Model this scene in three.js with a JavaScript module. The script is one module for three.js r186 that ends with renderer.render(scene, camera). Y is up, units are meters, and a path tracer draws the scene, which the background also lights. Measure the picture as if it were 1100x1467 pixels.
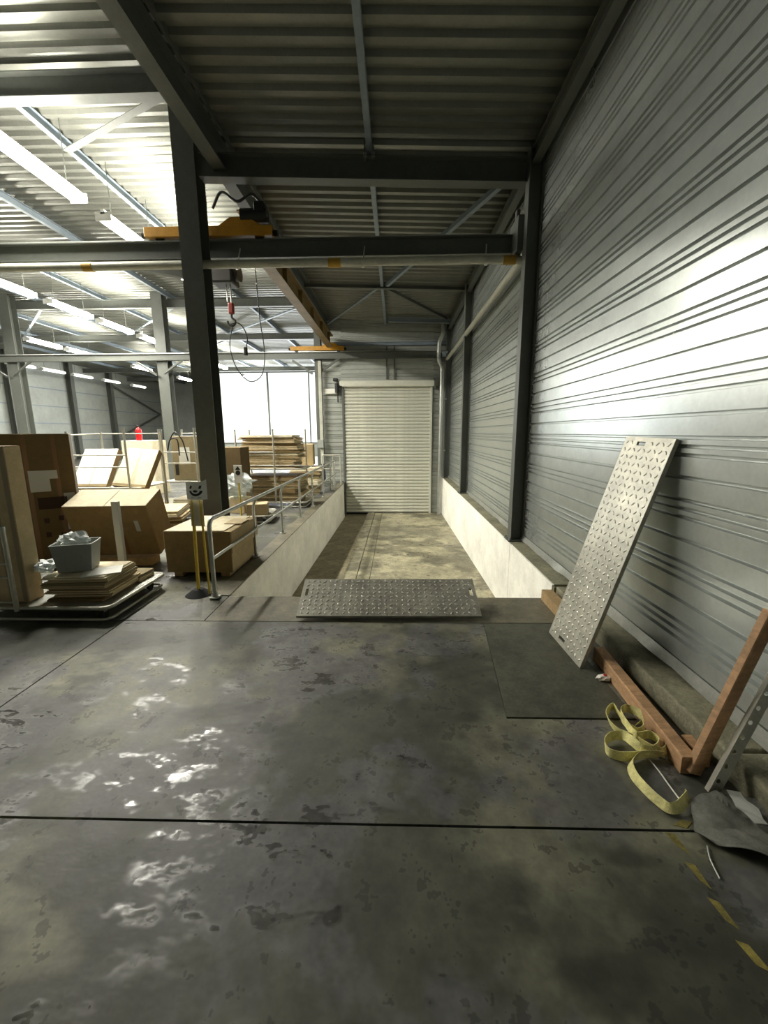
import * as THREE from 'three';
import { RoundedBoxGeometry } from 'three/addons/geometries/RoundedBoxGeometry.js';
import { mergeGeometries, toCreasedNormals } from 'three/addons/utils/BufferGeometryUtils.js';
import { RectAreaLightUniformsLib } from 'three/addons/lights/RectAreaLightUniformsLib.js';

// ------------------------------------------------------------------ camera, exposure
const scene = new THREE.Scene();
const FOCAL = 598.4, CAM_Y = 1.6;
const camera = new THREE.PerspectiveCamera(2 * Math.atan(733.5 / FOCAL) * 180 / Math.PI, 1100 / 1467, 0.05, 120);
camera.rotation.order = 'YXZ';
camera.position.set(0, CAM_Y, 0);
camera.rotation.set(-0.18846, 0.02806, -0.00534);
camera.updateMatrixWorld(true);
scene.add(camera);
const renderer = new THREE.WebGLRenderer({ antialias: true });
renderer.toneMapping = THREE.LinearToneMapping;
renderer.toneMappingExposure = 2.8;
renderer.shadowMap.enabled = true;
RectAreaLightUniformsLib.init();
const LAMP_NITS = 46, LAMP_GLOW = 42, LAMP_COLOR = 0xfffbee;      // the fluorescent fittings of the hall
const DAY_NITS = 3.2, DAY_COLOR = 0xf6fbff;                        // daylight through the translucent sheets of the back wall

// a pixel of the photograph gives a direction; the plane it meets gives the distance
function pix(px, py, axis, val) {
  const d = new THREE.Vector3((px - 550) / FOCAL, -(py - 733.5) / FOCAL, -1).applyQuaternion(camera.quaternion);
  const t = (val - (axis === 'y' ? CAM_Y : 0)) / d[axis];
  return new THREE.Vector3(d.x * t, CAM_Y + d.y * t, d.z * t);
}

// ------------------------------------------------------------------ random and noise
let seed = 12345;
const rnd = () => ((seed = (seed * 1664525 + 1013904223) >>> 0) / 4294967296);
const rr = (a, b) => a + (b - a) * rnd();
function lattice(n, s) { let q = s >>> 0; const a = new Float32Array(n * n); for (let i = 0; i < a.length; i++) { q = (q * 1664525 + 1013904223) >>> 0; a[i] = q / 4294967296; } return a; }
function noiseField(size, freq, s, fy = freq) {             // one octave, tiles
  const n = Math.max(freq, fy), L = lattice(n, s), out = new Float32Array(size * size);
  for (let j = 0; j < size; j++) {
    const y = j / size * fy, y0 = Math.floor(y) % fy, y1 = (y0 + 1) % fy; let v = y - Math.floor(y); v = v * v * (3 - 2 * v);
    for (let i = 0; i < size; i++) {
      const x = i / size * freq, x0 = Math.floor(x) % freq, x1 = (x0 + 1) % freq; let u = x - Math.floor(x); u = u * u * (3 - 2 * u);
      const a = L[y0 * n + x0], b = L[y0 * n + x1], c = L[y1 * n + x0], d = L[y1 * n + x1];
      out[j * size + i] = a + (b - a) * u + (c - a + (a - b - c + d) * u) * v;
    }
  }
  return out;
}
function fbm(size, freq, oct, s, gain = 0.5, aspect = 1) {
  const out = new Float32Array(size * size); let amp = 1, sum = 0;
  for (let o = 0; o < oct; o++) {
    const f = Math.min(size, freq << o), nf = noiseField(size, f, s + o * 77, Math.max(1, Math.round(f * aspect)));
    for (let i = 0; i < out.length; i++) out[i] += amp * nf[i];
    sum += amp; amp *= gain;
  }
  for (let i = 0; i < out.length; i++) out[i] /= sum;
  return out;
}
const sstep = (a, b, x) => { const t = Math.min(1, Math.max(0, (x - a) / (b - a))); return t * t * (3 - 2 * t); };
function dataTex(size, fn, metres, srgb = true) {
  const d = new Uint8Array(size * size * 4), c = [0, 0, 0];
  for (let i = 0; i < size * size; i++) { fn(i, c); for (let k = 0; k < 3; k++) d[i * 4 + k] = Math.min(255, Math.max(0, c[k])); d[i * 4 + 3] = 255; }
  const t = new THREE.DataTexture(d, size, size);
  t.wrapS = t.wrapT = THREE.RepeatWrapping; t.magFilter = THREE.LinearFilter; t.minFilter = THREE.LinearMipmapLinearFilter; t.generateMipmaps = true;
  if (srgb) t.colorSpace = THREE.SRGBColorSpace;
  t.repeat.set(1 / metres, 1 / metres); t.needsUpdate = true;
  return t;
}
const mix = (a, b, t) => a + (b - a) * t;
const hexRGB = h => [(h >> 16) & 255, (h >> 8) & 255, h & 255];

// ------------------------------------------------------------------ textures
console.log('textures');
function concreteSet(size, metres, s, cols, rough2, freq) {   // blotches of two tones, scuffs, pits; polished crests between dull dust
  const A = fbm(size, freq, 5, s, 0.6), B = fbm(size, freq * 2 + 1, 5, s + 500, 0.6), C = fbm(size, 96, 4, s + 900, 0.8), D = fbm(size, freq, 5, s + 1300, 0.6, 2), E = fbm(size, 30, 4, s + 2100, 0.6), F = fbm(size, 26, 5, s + 3100, 0.78, 2);
  const [c0, c1, c2, c3] = cols.map(hexRGB);
  const map = dataTex(size, (i, c) => {
    const a = sstep(0.4, 0.6, A[i]), b = sstep(0.46, 0.6, B[i]), g = 1 + (C[i] - 0.5) * 0.5 + (E[i] - .5) * .5, st = sstep(0.55, 0.66, D[i]) * 0.6, pit = C[i] > 0.68 ? 0.72 : 1;
    for (let k = 0; k < 3; k++) c[k] = mix(mix(mix(c0[k], c1[k], a), c2[k], b * 0.65), c3[k], st) * g * pit;
  }, metres);
  const rough = dataTex(size, (i, c) => { const crest = sstep(0.54, 0.68, F[i]) * sstep(0.45, 0.6, B[i]); c[0] = c[1] = c[2] = 255 * (mix(rough2[0], rough2[1], crest) + (C[i] - 0.5) * 0.15); }, metres, false);
  const bump = dataTex(size, (i, c) => { c[0] = c[1] = c[2] = 255 * (0.35 * D[i] + 0.3 * E[i] + 0.25 * F[i] + 0.1 * C[i]); }, metres, false);
  return { map, rough, bump };
}
const texFloor = concreteSet(2048, 7.3, 11, [0x45463a, 0x757461, 0x5e5d60, 0x2c2d24], [0.62, 0.17], 8);
const texPit = concreteSet(1024, 5.1, 71, [0x8a8570, 0xb0a98c, 0x969078, 0x625e4e], [0.55, 0.2], 6);
for (const t of Object.values(texFloor)) t.offset.set(0.41, 0.23);
const grainA = fbm(512, 16, 5, 301, 0.7), grainB = fbm(512, 4, 5, 377), grainC = fbm(512, 3, 5, 391, 0.6, 12), grainD = fbm(512, 96, 2, 411, 0.8);
function grainTex(hex, amtFine, amtCoarse, metres, extra) {
  const b = hexRGB(hex);
  return dataTex(512, (i, c) => {
    const g = 1 + (grainA[i] - 0.5) * amtFine + (grainB[i] - 0.5) * amtCoarse + (grainD[i] - .5) * amtFine * .5;
    for (let k = 0; k < 3; k++) c[k] = b[k] * g;
    if (extra) extra(i, c);
  }, metres);
}
const fineBump = dataTex(512, (i, c) => { c[0] = c[1] = c[2] = 255 * (0.5 * grainA[i] + .5 * grainD[i]); }, 0.8, false);
const waveBump = dataTex(512, (i, c) => { c[0] = c[1] = c[2] = 255 * grainB[i]; }, 1.4, false);
const roughMap = dataTex(512, (i, c) => { c[0] = c[1] = c[2] = 255 * (0.55 + 0.7 * (grainB[i] - 0.5) + 0.5 * (grainA[i] - .5)); }, 1.1, false);

function M(opts) { return new THREE.MeshStandardMaterial(opts); }
const cardMat = (hex, s = 0) => M({ map: grainTex(hex, 0.16, 0.14, 0.9), roughness: 0.88, bumpMap: fineBump, bumpScale: 0.0006 });
const MAT = {
  floor: M({ map: texFloor.map, roughnessMap: texFloor.rough, roughness: 1, bumpMap: texFloor.bump, bumpScale: 0.009 }),
  pit: M({ map: texPit.map, roughnessMap: texPit.rough, roughness: 1, bumpMap: texPit.bump, bumpScale: 0.008 }),
  patch: M({ map: grainTex(0x4b4b3e, 0.5, 0.4, 1.3), roughness: 0.62, bumpMap: fineBump, bumpScale: 0.003 }),
  strip: M({ map: grainTex(0x6b6654, 0.4, 0.5, 1.3), roughness: 0.6, bumpMap: fineBump, bumpScale: 0.003 }),
  gutter: M({ map: grainTex(0x837b63, 0.5, 0.5, 1.3), roughness: 0.75, bumpMap: fineBump, bumpScale: 0.003 }),
  curbTop: M({ map: grainTex(0x77745f, 0.5, 0.4, 1.1), roughness: 0.85, bumpMap: fineBump, bumpScale: 0.004 }),
  whitePaint: M({ map: grainTex(0xf4f2e8, 0.12, 0.14, 1.7), roughness: 0.7, bumpMap: fineBump, bumpScale: 0.002 }),
  cladding: M({ map: grainTex(0xbabfbb, 0.1, 0.1, 1.9), metalness: 0.65, roughness: 0.27, bumpMap: waveBump, bumpScale: 0.0004 }),
  claddingEnd: M({ map: grainTex(0xa3a69f, 0.1, 0.12, 1.9), metalness: 0.25, roughness: 0.45, bumpMap: waveBump, bumpScale: 0.002 }),
  hallWall: M({ map: grainTex(0x9a9e98, 0.1, 0.14, 2.9), metalness: 0.1, roughness: 0.6 }),
  deck: M({ map: grainTex(0x7b7c74, 0.12, 0.14, 1.5), metalness: 0.6, roughness: 0.4 }),
  steel: M({ map: grainTex(0x595c56, 0.14, 0.12, 0.9), metalness: 0.1, roughness: 0.5 }),
  steelBlue: M({ map: grainTex(0x7d8890, 0.12, 0.12, 0.9), metalness: 0.2, roughness: 0.5 }),
  craneYellow: M({ map: grainTex(0xc08a1c, 0.14, 0.2, 0.8), roughness: 0.5 }),
  craneBridge: M({ map: grainTex(0x776138, 0.3, 0.3, 0.8), roughness: 0.55 }),
  black: M({ map: grainTex(0x1c1d1c, 0.2, 0.2, 0.6), roughness: 0.55 }),
  rubber: M({ color: 0x161616, roughness: 0.85 }),
  galv: M({ map: grainTex(0xb0b2ac, 0.16, 0.16, 0.5), metalness: 0.7, roughness: 0.38 }),
  zincTube: M({ map: grainTex(0xb9b7aa, 0.16, 0.2, 0.5), metalness: 0.55, roughness: 0.42 }),
  checker: M({ map: grainTex(0xa3a194, 0.3, 0.35, 0.7), metalness: 0.35, roughness: 0.4, bumpMap: fineBump, bumpScale: 0.001 }),
  lug: M({ map: grainTex(0xe0ddd0, 0.2, 0.2, 0.4), metalness: 0.4, roughness: 0.25 }),
  shutter: M({ map: grainTex(0xc9c9bb, 0.08, 0.1, 1.2), metalness: 0.1, roughness: 0.45 }),
  pipe: M({ map: grainTex(0xb0b0a2, 0.14, 0.2, 0.7), roughness: 0.6 }),
  tapeOchre: M({ map: grainTex(0xa8852f, 0.2, 0.2, 0.5), roughness: 0.7 }),
  lampBody: M({ color: 0xe8e8e4, roughness: 0.45 }),
  glow: M({ color: 0xffffff, roughness: 0.4, emissive: LAMP_COLOR, emissiveIntensity: LAMP_GLOW }),
  farGlow: M({ color: 0xffffff, roughness: 0.4, emissive: LAMP_COLOR, emissiveIntensity: 1.6 }),
  daySheet: M({ color: 0xdfe3e0, roughness: 0.5, emissive: DAY_COLOR, emissiveIntensity: 0.36 }),
  tape: M({ color: 0x9a8a6c, roughness: 0.35 }),
  tapeDark: M({ color: 0x6b4a26, roughness: 0.4 }),
  paper: M({ color: 0xe6e5dc, roughness: 0.7 }),
  paperGrey: M({ color: 0xa9aaa4, roughness: 0.6 }),
  ink: M({ color: 0x22201c, roughness: 0.7 }),
  inkBrown: M({ color: 0x2f1d0e, roughness: 0.8 }),
  orangeWood: M({ map: grainTex(0xb08a64, 0.25, 0.2, 0.6, (i, c) => { const g = 0.85 + 0.3 * grainC[i]; for (let k = 0; k < 3; k++) c[k] *= g; }), roughness: 0.75, bumpMap: fineBump, bumpScale: 0.002 }),
  rawWood: M({ map: grainTex(0x9c8259, 0.3, 0.25, 0.5), roughness: 0.8, bumpMap: fineBump, bumpScale: 0.003 }),
  webbing: M({ map: grainTex(0xdcd490, 0.3, 0.35, 0.35), roughness: 0.8, bumpMap: fineBump, bumpScale: 0.002 }),
  hazard: M({ map: grainTex(0x857a3c, 0.5, 0.6, 0.3), roughness: 0.75 }),
  sheetGrey: M({ map: grainTex(0x77776f, 0.35, 0.6, 0.5), roughness: 0.5 }),
  yellowPaint: M({ map: grainTex(0xcdb13a, 0.15, 0.15, 0.5), roughness: 0.45 }),
  binGrey: M({ map: grainTex(0x8f938c, 0.1, 0.1, 0.5), roughness: 0.55 }),
  film: new THREE.MeshPhysicalMaterial({ color: 0xdadfdd, roughness: 0.25, transmission: 0.35, thickness: 0 }),
  red: M({ color: 0xa8161a, roughness: 0.35 }),
  redPaint: M({ color: 0x7a2b22, roughness: 0.45 }),
  wire: M({ color: 0xbdbdb6, metalness: 0.6, roughness: 0.4 }),
  cardA: cardMat(0x7f6a45), cardB: cardMat(0x9e8b66), cardC: cardMat(0xc0ad88), cardD: cardMat(0x5f4e2f), cardE: cardMat(0xd8cdb0), cardF: cardMat(0x8f8262),
};

// ------------------------------------------------------------------ geometry helpers
const V = (x, y, z) => new THREE.Vector3(x, y, z);
function flat(g) { const r = g.index ? g.toNonIndexed() : g; for (const k of Object.keys(r.attributes)) if (!['position', 'normal', 'uv'].includes(k)) r.deleteAttribute(k); return r; }
const merge = list => { const l = list.map(flat); return l.length > 1 ? mergeGeometries(l) : l[0]; };
function uvBox(g0) {                                          // uv in metres, by the main direction of each triangle
  const g = flat(g0), p = g.attributes.position, n = p.count, uv = new Float32Array(n * 2), a = V(), b = V(), c = V();
  for (let i = 0; i < n; i += 3) {
    a.fromBufferAttribute(p, i); b.fromBufferAttribute(p, i + 1); c.fromBufferAttribute(p, i + 2);
    const m = b.clone().sub(a).cross(c.clone().sub(a)), x = Math.abs(m.x), y = Math.abs(m.y), z = Math.abs(m.z);
    [a, b, c].forEach((q, k) => {
      const [u, v] = y >= x && y >= z ? [q.x, q.z] : x >= z ? [q.z, q.y] : [q.x, q.y];
      uv[(i + k) * 2] = u; uv[(i + k) * 2 + 1] = v;
    });
  }
  g.setAttribute('uv', new THREE.BufferAttribute(uv, 2));
  return g;
}
const bx = (w, h, d, x = 0, y = 0, z = 0, r = 0) => {
  const g = r > 0 ? new RoundedBoxGeometry(w, h, d, 2, Math.min(r, w / 2.01, h / 2.01, d / 2.01)) : new THREE.BoxGeometry(w, h, d);
  return g.translate(x, y, z);
};
const span = (x0, x1, y0, y1, z0, z1, r = 0) => bx(Math.abs(x1 - x0), Math.abs(y1 - y0), Math.abs(z1 - z0), (x0 + x1) / 2, (y0 + y1) / 2, (z0 + z1) / 2, r);
function between(g, a, b) {                                   // a geometry along +y from 0 to 1 unit length is laid from a to b
  const d = b.clone().sub(a), q = new THREE.Quaternion().setFromUnitVectors(V(0, 1, 0), d.clone().normalize());
  return g.applyQuaternion(q).translate(a.x, a.y, a.z);
}
const rod = (a, b, r, s = 10) => between(new THREE.CylinderGeometry(r, r, a.distanceTo(b), s).translate(0, a.distanceTo(b) / 2, 0), a, b);
function roundPath(pts, rad, closed = false) {
  const path = new THREE.CurvePath(), n = pts.length, seg = [];
  const corner = i => {
    const p = pts[(i + n) % n], a = pts[(i - 1 + n) % n], b = pts[(i + 1) % n], r = Math.min(rad, p.distanceTo(a) / 2.05, p.distanceTo(b) / 2.05);
    return [p.clone().add(a.clone().sub(p).setLength(r)), p, p.clone().add(b.clone().sub(p).setLength(r))];
  };
  let prev = null, first = null;
  for (let i = 0; i < n; i++) {
    if (!closed && (i === 0 || i === n - 1)) { if (prev) seg.push(new THREE.LineCurve3(prev, pts[i])); prev = pts[i]; continue; }
    const [a, p, b] = corner(i);
    if (prev) seg.push(new THREE.LineCurve3(prev, a)); else first = a;
    seg.push(new THREE.QuadraticBezierCurve3(a, p, b)); prev = b;
  }
  if (closed) seg.push(new THREE.LineCurve3(prev, first));
  const P = [];
  for (const s of seg) { const k = s.isLineCurve3 ? 1 : 6; for (let j = 0; j < k; j++) P.push(s.getPoint(j / k)); }
  if (!closed) P.push(pts[n - 1].clone());
  return P;
}
class Poly extends THREE.Curve {                              // straight between its points
  constructor(P, closed) { super(); this.P = P; this.c = closed; this.n = closed ? P.length : P.length - 1; }
  getPoint(t, o = V()) { const x = Math.min(t, 0.999999) * this.n, i = Math.floor(x), f = x - i; return o.copy(this.P[i]).lerp(this.P[(i + 1) % this.P.length], f); }
  getPointAt(t, o) { return this.getPoint(t, o); }
  getTangentAt(t, o = V()) { const e = 0.3 / this.n, a = this.getPoint(Math.max(0, t - e)), b = this.getPoint(Math.min(1, t + e)); return o.copy(b.sub(a).normalize()); }
}
function tube(pts, r, rad = 0.05, closed = false, s = 9) { const P = roundPath(pts, rad, closed), c = new Poly(P, closed); return new THREE.TubeGeometry(c, c.n, r, s, closed); }
function cable(pts, r, n = 60, s = 7, closed = false) { return new THREE.TubeGeometry(new THREE.CatmullRomCurve3(pts, closed), n, r, s, closed); }
function extrude(pts, depth, holes = [], bevel = 0) {
  const sh = new THREE.Shape(pts.map(p => new THREE.Vector2(p[0], p[1])));
  for (const h of holes) sh.holes.push(new THREE.Path(h.map(p => new THREE.Vector2(p[0], p[1]))));
  return new THREE.ExtrudeGeometry(sh, { depth, bevelEnabled: bevel > 0, bevelSize: bevel, bevelThickness: bevel, bevelSegments: 1, curveSegments: 8 });
}
function iProfile(h, b, tf, tw) { const H = h / 2, B = b / 2, w = tw / 2; return [[-B, -H], [B, -H], [B, -H + tf], [w, -H + tf], [w, H - tf], [B, H - tf], [B, H], [-B, H], [-B, H - tf], [-w, H - tf], [-w, -H + tf], [-B, -H + tf]]; }
function beamGeo(a, b, h, w, tf = 0.012, tw = 0.008, up = V(0, 1, 0), profile) {
  const len = a.distanceTo(b), g = extrude(profile || iProfile(h, w, tf, tw), len);
  const z = b.clone().sub(a).normalize(), x = up.clone().cross(z).normalize(), y = z.clone().cross(x);
  return g.applyMatrix4(new THREE.Matrix4().makeBasis(x, y, z).setPosition(a));
}
const angleProfile = (s, t) => [[0, 0], [s, 0], [s, t], [t, t], [t, s], [0, s]];

// ------------------------------------------------------------------ object helpers
const taken = {};
function numbered(n) { taken[n] = (taken[n] ?? -1) + 1; return taken[n] ? n + '_' + String(taken[n]).padStart(3, '0') : n; }
function mesh(name, geos, mat, parent) {
  const m = new THREE.Mesh(uvBox(merge(Array.isArray(geos) ? geos : [geos])), mat);
  m.castShadow = m.receiveShadow = true;
  if (parent) { m.name = name; parent.add(m); }
  return m;
}
function share(name, src, parent, mat) { const m = new THREE.Mesh(src.geometry || src, mat || src.material); m.castShadow = m.receiveShadow = true; m.name = name; parent.add(m); return m; }
function tag(o, label, category, group, kind) { Object.assign(o.userData, { label, category }); if (group) o.userData.group = group; if (kind) o.userData.kind = kind; return o; }
function thing(name, label, category, p = [0, 0, 0], turn = 0, group, kind) {
  const o = new THREE.Group(); o.name = numbered(name); o.position.set(...p); o.rotation.y = turn; scene.add(o);
  return tag(o, label, category, group, kind);
}
function single(name, label, category, geos, mat, group, kind) { const m = mesh(name, geos, mat); m.name = numbered(name); scene.add(m); return tag(m, label, category, group, kind); }
const setting = (name, label, category) => thing(name, label, category, [0, 0, 0], 0, undefined, 'structure');

// ------------------------------------------------------------------ key measures
const PIT_L = -1.66, PIT_R = 1.53, EDGE = -3.9, END = -13.9, WALL = 1.745, CURB_Y = 0.13;
const FRAME1 = -5.75, FRAME2 = -10.35;
const HALL_L = -20.5, HALL_B = -37, REAR = 5.0;
const bayDeck = x => 5.0 - 0.034 * (x + 0.3);
const hallDeck = x => 5.93;
const pitY = z => -0.86 - 0.022 * (EDGE - z);

// ------------------------------------------------------------------ floor
console.log('structure');
{
  const f = setting('floor', 'worn grey-green concrete floor slabs with dark joints', 'floor');
  const slab = (x0, x1, z0, z1, m = MAT.floor, top = 0, bev = 0.004) => mesh('slab', span(x0, x1, -0.2, top, z0, z1, bev), m, f);
  const j = 0.005, J = -1.46, K = -2.36, RX = WALL - 0.02;
  mesh('joint_filler', span(HALL_L, WALL, -0.3, -0.03, EDGE + 0.001, REAR), MAT.black, f);
  mesh('joint_filler', span(HALL_L, PIT_L - 0.001, -0.3, -0.03, HALL_B, EDGE), MAT.black, f);
  slab(K + j, RX, J + j, REAR - j); slab(HALL_L, K - j, J + j, REAR - j);
  slab(HALL_L, K - j, -3.34 + j, J - j);
  mesh('slab', extrude([[K + j, J - j], [RX, J - j], [RX, -3.335], [1.362, -3.335], [1.362, -2.127], [0.63, -2.127], [0.745, -3.335], [K + j, -3.335]].map(([x, z]) => [x, -z]), 0.2).rotateX(-Math.PI / 2).translate(0, -0.2, 0), MAT.floor, f);
  mesh('slab', extrude([[0.634, -2.143], [1.359, -2.143], [1.359, -3.335], [0.748, -3.335]].map(([x, z]) => [x, -z]), 0.2).rotateX(-Math.PI / 2).translate(0, -0.2, 0), MAT.patch, f);
  slab(PIT_L, RX, EDGE, -3.346, MAT.strip);
  slab(HALL_L, PIT_L - j, -8.4 + j, -3.346); slab(HALL_L, PIT_L - j, -13.5 + j, -8.4 - j); slab(HALL_L, PIT_L - j, -24 + j, -13.5 - j); slab(HALL_L, -2.5, HALL_B, -24 - j);
}
{
  // loading pit: ramp floor with a gutter and a raised track strip
  const f = setting('pit_floor', 'brownish concrete ramp floor of the sunken loading pit', 'ramp');
  const pl = (x0, x1, dy, m, name) => {
    const g = new THREE.BoxGeometry(x1 - x0, 0.2, EDGE - END + 0.3).translate((x0 + x1) / 2, -0.1 + dy, (EDGE + END) / 2);
    const p = g.attributes.position; for (let i = 0; i < p.count; i++) p.setY(i, p.getY(i) + pitY(p.getZ(i)));
    g.computeVertexNormals(); mesh(name, g, m, f);
  };
  pl(PIT_L, -0.93, -0.05, MAT.gutter, 'gutter'); pl(-0.93, -0.70, 0.015, MAT.pit, 'track_strip'); pl(-0.69, -0.46, 0.004, MAT.pit, 'track_strip'); pl(-0.45, PIT_R, 0.01, MAT.pit, 'slab');
  const wl = setting('wall_pit_left', 'painted concrete side wall of the pit below the guard rail', 'wall');
  mesh('wall_body', span(PIT_L - 0.2, PIT_L, -1.4, -0.201, EDGE, -13.25), MAT.whitePaint, wl);
  mesh('wall_face', span(PIT_L - 0.002, PIT_L + 0.006, -1.3, -0.002, EDGE, -13.25), MAT.whitePaint, wl);
  mesh('coping', span(PIT_L - 0.19, PIT_L + 0.008, 0, 0.012, EDGE, -13.25, 0.005), MAT.strip, wl);
  const wf = setting('wall_pit_front', 'concrete front wall of the pit under the floor edge', 'wall');
  mesh('wall_body', span(PIT_L, PIT_R, -1.4, -0.2, EDGE + 0.02, EDGE + 0.2), MAT.gutter, wf);
  // white curb wall carrying the right wall
  const wr = setting('wall_pit_right', 'white painted concrete plinth along the foot of the corrugated wall', 'wall');
  const cuts = [EDGE - 0.02, -5.46, -9.95, END];
  for (let i = 0; i < 3; i++) mesh('white_panel', span(PIT_R, PIT_R + 0.03, -1.4, CURB_Y - 0.005, cuts[i] - 0.004, cuts[i + 1] + 0.004, 0.006), MAT.whitePaint, wr);
  mesh('plinth_core', span(PIT_R + 0.012, WALL + 0.1, -1.4, CURB_Y - 0.02, EDGE, END), MAT.curbTop, wr);
  for (let i = 0; i < 3; i++) mesh('plinth_top', span(PIT_R + 0.02, WALL + 0.12, CURB_Y - 0.02, CURB_Y, cuts[i] - .003, cuts[i + 1] + .003, 0.006), MAT.curbTop, wr);
  const tr = setting('trim_1', 'low grey concrete kerb at the foot of the corrugated wall', 'kerb');
  const kc = [REAR, 0.6, -1.75, -3.88];
  for (let i = 0; i < 3; i++) mesh('kerb_stone', span(PIT_R + 0.02, WALL + 0.1, -0.1, CURB_Y, kc[i] - .004, kc[i + 1] + .004, 0.018), MAT.curbTop, tr);
}

// ------------------------------------------------------------------ corrugated cladding
const PERIOD = 0.372;
function claddingProfile(h, skin = 0.012) {                  // [depth, y] outline of one sheet, faces -x
  const c = h / 2, G = [c - 0.052, c, c + 0.052].map(v => v), out = [[0, 0]], d = 0.026, w = 0.0125;
  const gr = y => out.push([0, y - w], [d, y - w * 0.45], [d, y + w * 0.45], [0, y + w]);
  out.length = 0; out.push([d, 0], [d, w * 0.45], [0, w]);
  for (const y of G) gr(y);
  out.push([0, h - w], [d, h - w * 0.45], [d, h], [d + skin, h], [d + skin, 0]);
  return out;
}
function sheetWallX(parent, x, y0, y1, z0, z1, mat, phase) {  // wall facing -x, sheets run along z
  const len = Math.abs(z1 - z0), full = extrude(claddingProfile(PERIOD), len);
  const src = mesh('cladding_panel', full, mat);
  for (let y = phase; y < y1 - 0.02; y += PERIOD) {
    if (y + PERIOD < y0 + 0.02) continue;
    const m = share('cladding_panel', src, parent); m.position.set(x, y, Math.min(z0, z1));
    if (y < y0) { const s = (y + PERIOD - y0) / PERIOD; m.scale.y = s; m.position.y = y0; }
    if (y + PERIOD > y1) m.scale.y = (y1 - y) / PERIOD;
  }
}
{
  const w = setting('wall_right', 'grey corrugated steel cladding wall along the loading bay', 'wall');
  let ph = 1.508 - PERIOD / 2; while (ph > CURB_Y) ph -= PERIOD;
  sheetWallX(w, WALL, CURB_Y, 5.1, END - 0.1, REAR, MAT.cladding, ph);
  mesh('backing', span(WALL + 0.03, WALL + 0.12, 0, 5.1, END - 0.1, REAR), MAT.steel, w);
  // foot flashing, slightly buckled
  const fl = new THREE.PlaneGeometry(END * -1 + 2.2, 0.09, 160, 1).rotateY(-Math.PI / 2).translate(WALL - 0.008, CURB_Y + 0.04, (END + 2.2) / 2);
  const p = fl.attributes.position; for (let i = 0; i < p.count; i++) { const z = p.getZ(i), lo = p.getY(i) < CURB_Y + 0.04; if (lo) { p.setX(i, p.getX(i) - 0.012 - 0.02 * Math.max(0, Math.sin(z * 3.1) * Math.sin(z * 7.7))); p.setY(i, CURB_Y + 0.004 + 0.014 * Math.max(0, Math.sin(z * 4.3))); } }
  fl.computeVertexNormals(); mesh('foot_flashing', fl, MAT.galv, w);
}
{
  // end wall: the same sheets, facing the camera, around the shutter
  const w = setting('wall_end', 'grey corrugated end wall around the roller shutter', 'wall');
  const piece = (x0, x1, y0, y1) => {
    const len = x1 - x0, src = mesh('cladding_panel', extrude(claddingProfile(PERIOD), len).rotateY(-Math.PI / 2).scale(1, 1, 1), MAT.claddingEnd);
    for (let y = y0; y < y1 - 0.01; y += PERIOD) { const m = share('cladding_panel', src, w); m.rotation.y = Math.PI; m.position.set(x0, y, END); if (y + PERIOD > y1) m.scale.y = (y1 - y) / PERIOD; }
  };
  piece(-2.34, -1.72, -0.2, 5.2); piece(-1.72, 1.2, 3.2, 5.2); piece(1.2, 1.86, -1.3, 5.2);
  mesh('backing', [span(-2.34, -1.72, -1.3, 5.3, END - 0.05, END - 0.15), span(-1.72, 1.2, 3.2, 5.3, END - 0.05, END - 0.15), span(1.2, 1.86, -1.3, 5.3, END - 0.05, END - 0.15)], MAT.steel, w);
  mesh('pier', span(-2.3, -1.72, -1.3, 0, -13.25, END), MAT.whitePaint, w);
  mesh('sill', span(-1.72, 1.2, -1.4, -1.12, END - 0.2, END), MAT.gutter, w);
}
// ------------------------------------------------------------------ roof decks
{
  const prof = (n, pitch = 0.2, hgt = 0.045, t = 0.004) => {
    const lo = [], P = [[0, 0], [0.03, 0], [0.055, hgt], [0.135, hgt], [0.16, 0], [pitch, 0]];
    for (let k = 0; k < n; k++) for (const q of P) if (!(k && q[0] === 0)) lo.push([q[0] + k * pitch, q[1]]);
    return lo.concat(lo.map(([x, y]) => [x, y + t]).reverse());
  };
  const roof = (name, label, x0, x1, z0, z1, yf, mat) => {
    const c = setting(name, label, 'ceiling');
    const dx = x1 - x0, dy = yf(x1) - yf(x0), len = Math.hypot(dx, dy), a = Math.atan2(dy, dx);
    const src = mesh('deck_sheet', extrude(prof(5), len).rotateY(Math.PI / 2), mat);     // ribs along x, width along -z
    for (let z = z1; z > z0 + 0.01; z -= 1) { const m = share('deck_sheet', src, c); m.position.set(x0, yf(x0), z); m.rotation.z = a; }
    return c;
  };
  const r1 = roof('ceiling', 'ribbed steel roof deck over the loading bay', -2.3, 1.9, -14.2, REAR, bayDeck, MAT.deck);
  const r2 = roof('ceiling_hall', 'pale ribbed steel roof deck over the main hall', HALL_L - 0.2, -2.02, HALL_B - 0.2, REAR, hallDeck, MAT.deck);
  // upstand between the two roof levels
  const u = setting('wall_upstand', 'narrow steel upstand closing the step between the two roofs', 'wall');
  mesh('upstand_sheet', span(-2.03, -2.0, 5.03, 6.05, END, REAR), MAT.steel, u);
}
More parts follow.
